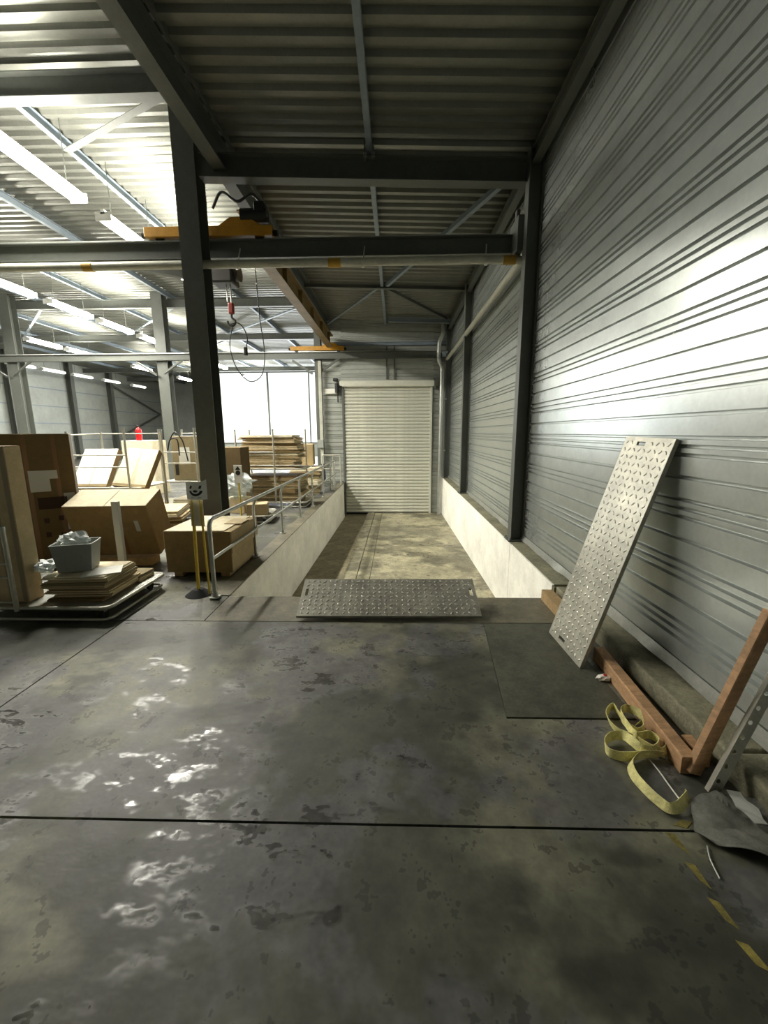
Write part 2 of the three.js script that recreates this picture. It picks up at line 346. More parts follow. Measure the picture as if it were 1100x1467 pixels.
// ------------------------------------------------------------------ hall walls
{
  const wl = setting('wall_left', 'grey sheet wall on the far side of the hall', 'wall');
  mesh('wall_sheet', span(HALL_L - 0.15, HALL_L, 0, 6.4, HALL_B, REAR), MAT.hallWall, wl);
  for (let y = 1.2; y < 6.2; y += 1.0) mesh('sheet_joint', span(HALL_L - 0.01, HALL_L + 0.02, y, y + 0.05, HALL_B, REAR), MAT.steelBlue, wl);
  const wb = setting('wall_back', 'grey sheet back wall of the main hall', 'wall');
  mesh('wall_sheet', span(HALL_L, -12.6, 0, 6.4, HALL_B - 0.15, HALL_B), MAT.hallWall, wb);
  mesh('wall_sheet', span(-12.75, -12.6, 0, 6.4, HALL_B, -30), MAT.hallWall, wb);
  mesh('wall_sheet', span(-12.6, -2.3, 5.75, 6.4, -30.15, -30), MAT.hallWall, wb);
  mesh('wall_sheet', span(-12.6, -2.3, 0, 0.9, -30.15, -30), MAT.hallWall, wb);
  const wm = setting('wall_hall_right', 'grey sheet wall of the hall behind the end of the loading bay', 'wall');
  mesh('wall_sheet', span(-2.34, -2.24, 0, 6.2, -30.1, END - 0.1), MAT.hallWall, wm);
  const wr = setting('wall_rear', 'grey sheet wall behind the viewer', 'wall');
  mesh('wall_sheet', span(HALL_L, 1.9, 0, 6.4, REAR, REAR + 0.15), MAT.hallWall, wr);
  // translucent ribbed daylight sheets
  const w = setting('window_1', 'bright translucent ribbed daylight sheets in the hall back wall', 'window');
  const pts = []; const nr = 4, pitch = 0.25;
  for (let k = 0; k < nr; k++) for (const q of [[0, 0], [0.07, 0], [0.1, 0.05], [0.18, 0.05], [0.21, 0]]) pts.push([q[0] + k * pitch, q[1]]);
  pts.push([nr * pitch, 0], [nr * pitch, -0.02], [0, -0.02]);
  const src = mesh('daylight_sheet', extrude(pts, 4.85).rotateX(-Math.PI / 2), MAT.daySheet);
  for (let x = -12.6; x < -2.4; x += 1) { const m = share('daylight_sheet', src, w); m.position.set(x, 0.9, -30.08); }
  mesh('window_frame', [span(-12.6, -2.3, 0.86, 0.94, -30.1, -29.96), span(-12.6, -2.3, 5.7, 5.78, -30.1, -29.96), span(-8.95, -8.85, 0.9, 5.75, -30.05, -29.93), span(-6.05, -5.98, 0.9, 5.75, -30.05, -29.93)], MAT.steel, w);
  const day = new THREE.RectAreaLight(DAY_COLOR, DAY_NITS, 10, 4.8); day.position.set(-7.4, 3.3, -29.9); day.lookAt(-7.4, 3.3, 0); day.castShadow = true; scene.add(day);
}

// ------------------------------------------------------------------ steel frame
console.log('steel');
function column(x, z, y0, y1, h, b, label, mat, turn = 0, group) {
  const o = thing('steel_column', label, 'column', [x, y0, z], turn, group);
  mesh('shaft', extrude(iProfile(h, b, 0.016, 0.011), y1 - y0).rotateX(-Math.PI / 2), mat, o);
  mesh('base_plate', bx(b + 0.08, 0.018, h + 0.08, 0, 0.009, 0, 0.003), mat, o);
  for (const sx of [-1, 1]) for (const sz of [-1, 1]) mesh('anchor_bolt', new THREE.CylinderGeometry(0.012, 0.012, 0.035, 6).translate(sx * (b / 2 + 0.02), 0.03, sz * (h / 2 + 0.02)), MAT.galv, o);
  return o;
}
column(-2.53, FRAME1, 0, 5.86, 0.28, 0.26, 'large dark grey steel column between the loading bay and the hall', MAT.steel);
column(1.655, -5.66, CURB_Y, 4.85, 0.17, 0.16, 'dark grey steel column on the white plinth below the pipe elbow', MAT.steel, Math.PI / 2);
column(1.655, -10.2, CURB_Y, 4.85, 0.17, 0.16, 'second dark grey steel column on the white plinth, halfway to the shutter', MAT.steel, Math.PI / 2);
column(1.655, -13.72, CURB_Y, 4.85, 0.17, 0.16, 'dark grey steel corner column behind the downpipe', MAT.steel, Math.PI / 2);
column(-2.47, -13.95, 0, 5.86, 0.24, 0.2, 'steel column in the hall beside the end of the guard rail', MAT.steel);
column(-7.45, -13.95, 0, 5.95, 0.3, 0.34, 'brightly lit steel column of the hall under the far crane runway, behind the stacked trolleys', MAT.steel);
column(-12.35, -13.95, 0, 6.0, 0.3, 0.34, 'brightly lit steel column of the hall under the far crane runway, behind the tall brown carton', MAT.steel);
for (const z of [-22.3, -26.6, -30.3]) column(HALL_L + 0.2, z, 0, 6.1, 0.3, 0.3, 'grey steel column standing against the far grey hall wall', MAT.steel, Math.PI / 2, 'columns against the far hall wall');
// bay cross beams
function beam(name, label, cat, a, b, h, w, mat, group, extra) {
  const m = single(name, label, cat, [beamGeo(a, b, h, w), ...(extra || [])], mat, group); return m;
}
for (const [z, l] of [[FRAME1, 'dark steel roof beam spanning the bay from the large column'], [-1.15, 'dark steel roof beam spanning the bay overhead']])
  beam('roof_beam', l, 'beam', V(-2.38, 4.79, z), V(1.6, 4.655, z), 0.26, 0.16, MAT.steel);
beam('roof_beam', 'slim grey roof strut across the bay where the wind braces cross', 'beam', V(-2.1, 4.93, FRAME2), V(1.65, 4.81, FRAME2), 0.09, 0.08, MAT.steel);
beam('roof_beam', 'slim grey roof strut across the bay close to the end wall', 'beam', V(-0.2, 4.85, -13.1), V(1.65, 4.79, -13.1), 0.12, 0.08, MAT.steelBlue);
beam('eave_beam', 'dark steel eaves beam along the top of the corrugated wall', 'beam', V(1.64, 4.76, END), V(1.64, 4.76, REAR), 0.16, 0.1, MAT.steel);
beam('edge_beam', 'deep dark steel edge beam running beside the large column', 'beam', V(-2.14, 4.9, END), V(-2.14, 4.9, REAR), 0.3, 0.16, MAT.steel);
beam('purlin', 'slim steel purlin running down the middle of the bay roof', 'beam', V(-0.31, 4.93, END), V(-0.31, 4.93, REAR), 0.12, 0.065, MAT.steelBlue);
{ const o = thing('purlin_cleat', 'small dark bolted cleat joining the middle purlin to the roof beam', 'bracket'); for (const x of [-0.262, -0.358]) { const c = mesh('cleat_plate', bx(0.012, 0.16, 0.1, x, 4.84, FRAME1 + 0.16), MAT.steel, o); for (const [dy, dz] of [[-0.04, -0.025], [0.04, -0.025], [-0.04, 0.025], [0.04, 0.025]]) mesh('bolt', new THREE.CylinderGeometry(0.011, 0.011, 0.03, 6).rotateZ(Math.PI / 2).translate(x, 4.84 + dy, FRAME1 + 0.16 + dz), MAT.galv, c); } }
// wind braces of the bay
const brace = (label, a, b, s, mat, group) => single('wind_brace', label, 'brace', beamGeo(a, b, s, s, 0, 0, V(0, 1, 0), angleProfile(s, 0.008)), mat, group);
brace('diagonal roof brace from the middle purlin to the crane end of the edge beam', V(-0.34, 4.85, FRAME2), V(-2.05, 4.85, -13.6), 0.07, MAT.steelBlue);
brace('diagonal roof brace from the middle purlin to the corner above the downpipe', V(-0.22, 4.85, FRAME2 - 0.06), V(1.5, 4.8, -13.0), 0.07, MAT.steel);
brace('diagonal roof brace from the middle purlin to the eaves by the pipe elbow', V(-0.22, 4.85, FRAME2 + 0.08), V(1.5, 4.78, -5.95), 0.07, MAT.steelBlue);
// end wall girts
beam('girt', 'grey horizontal girt across the end wall above the shutter', 'beam', V(-2.1, 4.32, END + 0.1), V(1.6, 4.32, END + 0.1), 0.1, 0.1, MAT.steelBlue);
for (const x of [-0.3, -0.06]) single('girt_post', 'slim dark upright above the roller shutter, one of a pair', 'beam', [span(x, x + 0.05, 3.26, 4.26, END + 0.02, END + 0.06)], MAT.steel, 'pair of uprights above the shutter');
// hall frames
const HF = [FRAME1, FRAME2, -14.15, -18.9, -23.5, -28.1, -32.7, -1.15];
const hallBeamLabels = ['dark hall roof beam meeting the top of the large column', 'grey hall roof beam hidden above the near crane runway', 'grey hall roof beam above the far crane runway', 'grey hall roof beam one bay behind the far crane runway'];
HF.forEach((z, i) => beam('hall_beam', hallBeamLabels[i] || 'grey roof beam deep in the hall', 'beam', V(-2.66, hallDeck(-2.66) - 0.26, z), V(HALL_L, hallDeck(HALL_L) - 0.26, z), 0.26, 0.16, MAT.steel, i > 3 ? 'roof beams deep in the hall' : undefined));
for (let k = 0; k < 7; k++) { const x = -4.92 - 2.2 * k; beam('hall_purlin', 'bluish steel purlin running the length of the hall roof', 'beam', V(x, hallDeck(x) - 0.09, x > -12.6 ? -29.98 : HALL_B + 0.02), V(x, hallDeck(x) - 0.065, REAR), 0.13, 0.08, MAT.steelBlue, 'hall roof purlins'); }
brace('dark diagonal roof brace from the large column towards the nearest lamp', V(-2.75, 5.6, FRAME1 - 0.1), V(-4.75, 5.62, -6.85), 0.1, MAT.steel);
for (const [x, z, s] of [[-2.7, -14.4, -1], [-7.0, -14.4, 1], [-6.9, -19.1, -1], [-11.5, -14.4, -1]])
  brace('thin diagonal roof brace between the hall purlins', V(x, hallDeck(x) - 0.25, z), V(x - 4.4, hallDeck(x - 4.4) - 0.25, z - 4.2), 0.08, MAT.steelBlue, 'diagonal braces under the hall roof');
brace('diagonal brace on the far grey hall wall, upper leg', V(HALL_L + 0.25, 5.0, -30.4), V(HALL_L + 0.25, 3.2, -36.4), 0.1, MAT.steel);
brace('diagonal brace on the far grey hall wall, lower leg', V(HALL_L + 0.25, 3.2, -36.4), V(HALL_L + 0.25, 1.6, -31.5), 0.1, MAT.steel);

// ------------------------------------------------------------------ crane
const RW_Y = 3.97, RW1 = -6.02, RW2 = -13.72;
{
  const o = thing('crane_runway', 'dark steel crane runway beam crossing behind the large column', 'beam');
  mesh('beam', beamGeo(V(-18, RW_Y, RW1), V(1.6, RW_Y, RW1), 0.22, 0.13), MAT.steel, o);
  mesh('rail', span(-18, 1.45, RW_Y + 0.11, RW_Y + 0.14, RW1 - 0.02, RW1 + 0.02), MAT.galv, o);
  mesh('end_bracket', [span(1.5, 1.58, 3.8, 4.2, RW1 - 0.06, RW1 + 0.3), span(1.53, 1.57, 3.82, 4.35, RW1 + 0.02, RW1 + 0.1)], MAT.steel, o);
  mesh('haunch', extrude([[-2.7, 3.86], [-4.1, 3.86], [-2.7, 3.62]], 0.1).translate(0, 0, RW1 - 0.05), MAT.steel, o);
  const p = thing('crane_runway', 'long steel crane runway beam at the far end under the second yellow end carriage', 'beam');
  mesh('beam', beamGeo(V(-18, RW_Y, RW2), V(1.66, RW_Y, RW2), 0.2, 0.13), MAT.steel, p);
  mesh('rail', span(-18, 1.45, RW_Y + 0.1, RW_Y + 0.13, RW2 - 0.02, RW2 + 0.02), MAT.galv, p);
  for (const x of [-2.47, -7.45, -12.35]) for (const s of [-1, 1]) mesh('knee_brace', beamGeo(V(x + s * 0.12, 3.45, RW2 + 0.02), V(x + s * 0.75, 3.86, RW2 + 0.02), 0.07, 0.07, 0, 0, V(0, 0, 1), angleProfile(0.07, 0.012)), MAT.steel, p);
  // travelling crane
  const c = thing('travelling_crane', 'ochre overhead travelling crane with yellow end carriages beside the large column', 'crane');
  const by = 4.36;
  const br = mesh('bridge_girder', beamGeo(V(-2.02, by, RW1 - 0.15), V(-2.02, by, RW2 + 0.12), 0.34, 0.2, 0.02, 0.014), MAT.craneBridge, c);
  for (let k = 0; k < 6; k++) mesh('stiffener', bx(0.17, 0.3, 0.012, -2.02, by, RW1 - 0.8 - k * 1.25), MAT.craneBridge, br);
  for (const [z, l] of [[RW1, ''], [RW2, '']]) {
    const t = mesh('end_carriage', [span(-3.28, -1.6, 4.12, 4.24, z - 0.08, z + 0.08, 0.008)], MAT.craneYellow, c);
    for (const x of [-3.1, -1.78]) mesh('wheel', new THREE.CylinderGeometry(0.06, 0.06, 0.06, 18).rotateX(Math.PI / 2).translate(x, 4.13, z), MAT.black, t);
    for (const [x0, x1] of [[-1.6, -1.54], [-3.28, -3.34]]) mesh('buffer', rod(V(x0, 4.17, z), V(x1, 4.17, z), 0.035, 12), MAT.rubber, t);
    mesh('gusset', [extrude([[-2.3, 4.24], [-1.75, 4.24], [-1.9, 4.34], [-2.14, 4.34]], 0.02).translate(0, 0, z + 0.05)], MAT.craneYellow, t);
  }
  mesh('drive_motor', [rod(V(-2.0, 4.37, RW1 + 0.02), V(-1.66, 4.37, RW1 + 0.02), 0.085, 16), bx(0.14, 0.12, 0.16, -1.75, 4.45, RW1 + 0.02, 0.02)], MAT.black, c);
  mesh('power_cable', [cable([V(-2.4, 4.5, RW1 - 0.05), V(-2.25, 4.66, RW1), V(-2.05, 4.55, RW1), V(-1.85, 4.62, RW1 + 0.02), V(-1.72, 4.5, RW1)], 0.018)], MAT.black, c);
  // hoist trolley hanging at the side of the bridge
  const h = thing('chain_hoist', 'black chain hoist with red hook block hanging from the crane bridge', 'hoist');
  const hz = -6.9, hx = -2.6;
  mesh('hoist_body', [bx(0.34, 0.3, 0.34, hx - 0.02, 3.98, hz, 0.03), rod(V(hx - 0.25, 4.0, hz), V(hx + 0.22, 4.0, hz), 0.12, 18)], MAT.black, h);
  mesh('trolley_arm', [span(hx, -1.95, 4.17, 4.23, hz - 0.12, hz + 0.12), span(hx - 0.05, hx + 0.05, 4.05, 4.2, hz - 0.1, hz + 0.1)], MAT.black, h);
  mesh('chain', [rod(V(hx + 0.06, 3.84, hz), V(hx + 0.06, 3.58, hz), 0.012, 6), rod(V(hx + 0.0, 3.84, hz), V(hx + 0.0, 3.6, hz), 0.01, 6)], MAT.wire, h);
  mesh('hook_block', [bx(0.09, 0.17, 0.07, hx + 0.05, 3.5, hz, 0.025)], MAT.redPaint, h);
  const hk = []; for (let a = -0.3; a < 4.4; a += 0.25) hk.push(V(hx + 0.05 + 0.05 * Math.cos(a + 1.6), 3.3 - 0.055 * Math.sin(a + 1.6 + Math.PI) * -1, hz));
  mesh('hook', [cable([V(hx + 0.05, 3.43, hz), V(hx + 0.05, 3.37, hz), V(hx + 0.1, 3.32, hz), V(hx + 0.09, 3.27, hz), V(hx + 0.04, 3.25, hz), V(hx - 0.01, 3.28, hz), V(hx - 0.02, 3.32, hz)], 0.016, 40)], MAT.black, h);
  const lp = [V(hx + 0.05, 3.24, hz), V(hx - 0.01, 3.0, hz), V(hx + 0.02, 2.75, hz), V(hx + 0.1, 2.55, hz - 0.05), V(hx + 0.25, 2.42, hz - 0.1), V(hx + 0.42, 2.5, hz - 0.1), V(hx + 0.5, 2.8, hz - 0.1), V(hx + 0.47, 3.4, hz - 0.05), V(hx + 0.46, 4.15, hz)];
  mesh('control_cable', [cable(lp, 0.008, 80)], MAT.black, h);
  mesh('sling_loop', [cable([V(hx + 0.03, 3.27, hz + 0.02), V(hx + 0.14, 3.29, hz), V(hx + 0.23, 3.2, hz), V(hx + 0.27, 3.05, hz), V(hx + 0.25, 2.94, hz)], 0.009, 40)], MAT.black, h);
  mesh('pendant_control', [bx(0.055, 0.13, 0.045, hx + 0.235, 2.87, hz, 0.015)], MAT.black, h);
}

// ------------------------------------------------------------------ pipes
{
  const o = thing('overhead_pipe', 'pale insulated pipe below the crane runway, turning along the corrugated wall', 'pipe');
  const z = -5.84, y = 3.735;
  mesh('pipe_run', [tube([V(-14, y, z), V(1.6, y + 0.01, z), V(1.6, y + 0.09, -13.75)], 0.05, 0.12, false, 14)], MAT.pipe, o);
  for (const [x, w] of [[-4.0, 0.13], [-0.78, 0.16], [1.44, 0.16]]) mesh('joint_wrap', [rod(V(x - w / 2, y + .003, z), V(x + w / 2, y + .003, z), 0.056, 14)], MAT.tapeOchre, o);
  for (const x of [-6, -2.05, -0.42, 1.15]) mesh('hanger', [rod(V(x, y, z - 0.03), V(x + 0.02, RW_Y, RW1 + 0.06), 0.008, 6), rod(V(x - 0.015, y, z), V(x + 0.015, y, z), 0.058, 14)], MAT.wire, o);
  const d = thing('downpipe', 'grey rainwater downpipe with an offset bend beside the shutter', 'pipe');
  const zz = -13.62;
  mesh('pipe_run', [tube([V(1.46, 5.0, zz), V(1.46, 4.55, zz), V(1.34, 4.3, zz), V(1.34, 4.08, zz), V(1.34, 3.92, zz), V(1.34, 3.78, zz), V(1.45, 3.58, zz), V(1.43, -1.1, zz)], 0.065, 0.1, false, 14)], MAT.galv, d);
  for (const yy of [4.0, 2.6, 1.0]) mesh('pipe_bracket', [rod(V(yy > 3 ? 1.34 : 1.44, yy, zz), V(yy > 3 ? 1.34 : 1.44, yy + 0.05, zz), 0.076, 14), span(1.4, 1.6, yy, yy + 0.04, zz - 0.01, zz + 0.01)], MAT.galv, d);
  single('conduit_box', 'grey junction box on the pipe beside the offset downpipe', 'box', [span(1.42, 1.54, 3.86, 4.0, -13.5, -13.4, 0.01)], MAT.steelBlue);
  const c = thing('cable_duct', 'pale vertical cable duct on the column at the end of the guard rail', 'duct');
  mesh('duct', [span(-2.42, -2.32, 0.6, 3.8, -13.68, -13.58, 0.01)], MAT.pipe, c);
  mesh('switch_box', [bx(0.2, 0.26, 0.1, -2.4, 1.25, -13.52, 0.01)], MAT.binGrey, c);
}

// ------------------------------------------------------------------ roller shutter
{
  const d = setting('door_1', 'pale closed steel roller shutter at the end of the loading pit', 'door');
  const x0 = -1.66, x1 = 1.12, yb = -1.06, yt = 3.02, n = 38, sh = (yt - yb) / n;
  const pr = []; for (let k = 0; k <= 6; k++) { const t = k / 6; pr.push([0.004 + 0.02 * Math.sin(Math.PI * t), sh * (0.06 + 0.88 * t)]); }
  pr.push([-0.012, sh * 0.97], [-0.012, sh * 0.03]);
  const src = mesh('slat', extrude(pr, x1 - x0).rotateY(-Math.PI / 2).translate(x1 - x0, 0, 0), MAT.shutter);
  for (let k = 0; k < n; k++) share('slat', src, d).position.set(x0, yb + k * sh, END + 0.03);
  mesh('slat_backing', span(x0, x1, yb, yt, END - 0.02, END + 0.016), MAT.steel, d);
  mesh('bottom_bar', span(x0, x1, yb - 0.05, yb + 0.01, END - 0.01, END + 0.05, 0.006), MAT.rubber, d);
  for (const [x, w] of [[x0 - 0.06, 0.07], [x1 - 0.01, 0.07]]) mesh('guide_rail', span(x, x + w, yb - 0.05, yt + 0.02, END, END + 0.09, 0.006), x < 0 ? MAT.steel : MAT.shutter, d);
  const b = mesh('roller_housing', [span(x0 - 0.12, x1 + 0.12, yt, yt + 0.2, END, END + 0.2, 0.04)], MAT.shutter, d);
  mesh('end_plate', [span(x1 + 0.1, x1 + 0.14, yt - 0.06, yt + 0.24, END, END + 0.24)], MAT.steel, b);
  const m = thing('shutter_motor', 'black shutter motor with a white bracket box left of the shutter head', 'motor');
  mesh('motor_body', [rod(V(-1.86, 3.13, END + 0.16), V(-1.86, 2.85, END + 0.16), 0.07, 14), bx(0.16, 0.1, 0.14, -1.9, 3.24, END + 0.16, 0.03), rod(V(-1.86, 3.05, END + 0.16), V(-1.7, 3.05, END + 0.16), 0.04, 12), rod(V(-1.84, 2.9, END + 0.16), V(-1.84, 2.55, END + 0.14), 0.02, 8)], MAT.black, m);
  mesh('bracket_box', [span(-2.26, -1.88, 2.82, 2.98, END + 0.02, END + 0.14, 0.01)], MAT.paper, m);
}

// ------------------------------------------------------------------ lamps
console.log('lamps');
{
  const L = 1.55, W = 0.26;
  function lamp(x, y, z, label, group, lit = true) {
    const o = thing('hall_lamp', label, 'lamp', [x, y, z], 0, group);
    mesh('housing', extrude([[-0.035, 0.05], [0.035, 0.05], [0.03, 0.12], [-0.03, 0.12]], L).translate(0, 0, -L / 2), MAT.lampBody, o);
    const prof = []; for (let k = 0; k < 18; k++) { const a = Math.PI * 2 * k / 18; prof.push([Math.cos(a) * W / 2, 0.02 + Math.sin(a) * 0.06]); }
    mesh('diffuser', extrude(prof, L - 0.04).translate(0, 0, -L / 2 + 0.02), lit ? MAT.glow : MAT.farGlow, o);
    for (const s of [-1, 1]) { mesh('end_cap', bx(W, 0.13, 0.02, 0, 0.02, s * (L / 2 - 0.01), 0.008), MAT.lampBody, o); mesh('hanging_rod', rod(V(0, 0.115, s * 0.55), V(0, hallDeck(x) - y - 0.02, s * 0.55), 0.006, 6), MAT.steel, o); }
    if (lit) { const l = new THREE.RectAreaLight(LAMP_COLOR, LAMP_NITS, W, L); l.position.set(x, y - 0.052, z); l.rotation.x = -Math.PI / 2; l.castShadow = true; scene.add(l); }
  }
  [[-6.05, 'lit fluorescent batten hanging below the dark diagonal brace of the hall roof'], [-8.1, 'lit fluorescent batten just above the near crane runway beside the yellow end carriage'], [-10.15, 'lit fluorescent batten mostly hidden behind the large dark column']].forEach(([z, l]) => lamp(-4.68, 5.0, z, l, 'lamps of the row beside the loading bay'));
  for (const z of [-6.2, -10.3, -12.3, -14.25, -16.3, -22.4, -26.6]) lamp(-9.1, 5.0, z, 'lit fluorescent batten in the second row of the hall', 'lamps of the second hall row');
  for (const z of [-10, -16.6, -18.5, -22.9, -27.5]) lamp(-13.5, 5.0, z, 'lit fluorescent batten in the third row of the hall', 'lamps of the third hall row');
  for (const z of [-21.6, -23.6, -25.8, -28.4, -31.4]) lamp(-18.9, 5.0, z, 'dim white fluorescent batten in front of the far grey wall', 'dim lamps along the far hall wall', false);
}

// ------------------------------------------------------------------ guard rail
{
  const o = thing('guard_rail', 'galvanised tube guard rail along the left edge of the loading pit', 'railing');
  const x = -1.775, H = 0.79, zs = [-3.84, -5.2, -6.5, -7.78, -9.0, -10.4];
  mesh('top_rail', tube([V(x, 0.0, zs[0]), V(x, H, zs[0]), V(x, H, -10.4), V(x, H, -12.4)], 0.021, 0.09, false, 12), MAT.galv, o);
  mesh('mid_rail', tube([V(x, 0.4, zs[0]), V(x, 0.4, -12.4)], 0.016, 0.05, false, 10), MAT.galv, o);
  for (const z of zs.slice(1).concat([-11.6, -12.4])) mesh('post', tube([V(x - 0.04, 0, z), V(x - 0.04, H - 0.1, z), V(x, H - 0.01, z)], 0.018, 0.05, false, 10), MAT.galv, o);
  for (const z of zs.concat([-11.6, -12.4])) mesh('foot_plate', [bx(0.09, 0.012, 0.09, x - (z === zs[0] ? 0 : 0.04), 0.018, z, 0.003), rod(V(x - (z === zs[0] ? 0 : .04), 0.012, z), V(x - (z === zs[0] ? 0 : .04), 0.07, z), 0.026, 12)], MAT.galv, o);
  const g = thing('railing_gate', 'short pale tube frame standing at the far end of the guard rail', 'railing', [0, 0, -12.9]);
  mesh('frame', tube([V(-2.25, 0, 0), V(-2.25, 0.92, 0), V(-1.7, 0.92, 0), V(-1.7, 0, 0)], 0.02, 0.05), MAT.zincTube, g);
  mesh('post', rod(V(-1.93, 0, 0), V(-1.93, 0.92, 0), 0.018), MAT.zincTube, g); mesh('crossbar', rod(V(-2.25, 0.5, 0), V(-1.7, 0.5, 0), 0.016), MAT.zincTube, g);
}

// ------------------------------------------------------------------ checker plates
function checkerPlate(o, L, W, n, m) {                        // lies in x (length) and z (width), top at y = 0.012
  const hole = (x, z, a, b) => [[x - a, z - b], [x + a, z - b], [x + a, z + b], [x - a, z + b]];
  const pl = mesh('plate', extrude([[-L / 2, -W / 2], [L / 2, -W / 2], [L / 2, W / 2], [-L / 2, W / 2]], 0.012, [hole(-L / 2 + 0.045, W * 0.12, 0.014, 0.045), hole(L / 2 - 0.045, W * 0.12, 0.014, 0.045)], 0.0015).rotateX(-Math.PI / 2), MAT.checker, o);
  mesh('edge_lip', [span(-L / 2, L / 2, -0.014, 0.011, W / 2 - 0.006, W / 2)], MAT.checker, o);
  const g = new THREE.SphereGeometry(1, 8, 4, 0, Math.PI * 2, 0, Math.PI / 2).scale(0.018, 0.0065, 0.0075), src = mesh('tread_lug', g, MAT.lug);
  for (let i = 0; i < n; i++) for (let j = 0; j < m; j++) {
    const x = (i + 0.5) / n * (L - 0.03) - (L - 0.03) / 2, z = (j + 0.5) / m * (W - 0.02) - (W - 0.02) / 2;
    if (Math.abs(Math.abs(x) - (L / 2 - 0.045)) < 0.03 && Math.abs(z + W * 0.12) < 0.07) continue;
    const l = share('tread_lug', src, o); l.position.set(x, 0.0125, z); l.rotation.y = (i + j) % 2 ? Math.PI / 4 : -Math.PI / 4;
  }
}
{
  const p = thing('checker_plate', 'galvanised checker plate lying tilted across the edge of the loading pit', 'metal plate', [-0.06, 0.012, -3.375], 0.014);
  checkerPlate(p, 1.6, 0.475, 30, 9);
  for (const c of p.children) c.position.add(V(0, 0, 0));
  const tilt = 0.375, q = new THREE.Quaternion().setFromEuler(new THREE.Euler(tilt, 0.014, 0, 'YXZ')); p.quaternion.copy(q);
  const off = V(0, 0, -0.2375).applyQuaternion(q); p.position.add(off); p.position.y += 0.02;
  single('timber_prop', 'dark timber bearer propping the tilted checker plate at the pit edge', 'timber', [span(-0.7, 0.58, 0.001, 0.115, -3.86, -3.7, 0.006)], MAT.rawWood);
  const a = pix(833, 957, 'y', 0), b = pix(788, 908, 'y', 0), t = pix(965, 630, 'x', 1.715), s = pix(905, 627, 'x', 1.715);
  const l = thing('checker_plate', 'dented checker plate leaning upright against the corrugated wall', 'metal plate');
  const base = a.clone().add(b).multiplyScalar(0.5), top = t.clone().add(s).multiplyScalar(0.5);
  const ex = top.clone().sub(base), len = ex.length(); ex.normalize();
  const along = a.clone().sub(b).normalize(), ny = ex.clone().cross(along).normalize().negate();
  if (ny.x > 0) ny.negate();
  const ez = ex.clone().cross(ny).normalize();
  checkerPlate(l, len, 0.5, 31, 9);
  l.quaternion.setFromRotationMatrix(new THREE.Matrix4().makeBasis(ex, ny, ez)); l.position.copy(base).addScaledVector(ex, len / 2);
  l.position.y += 0.004;
}

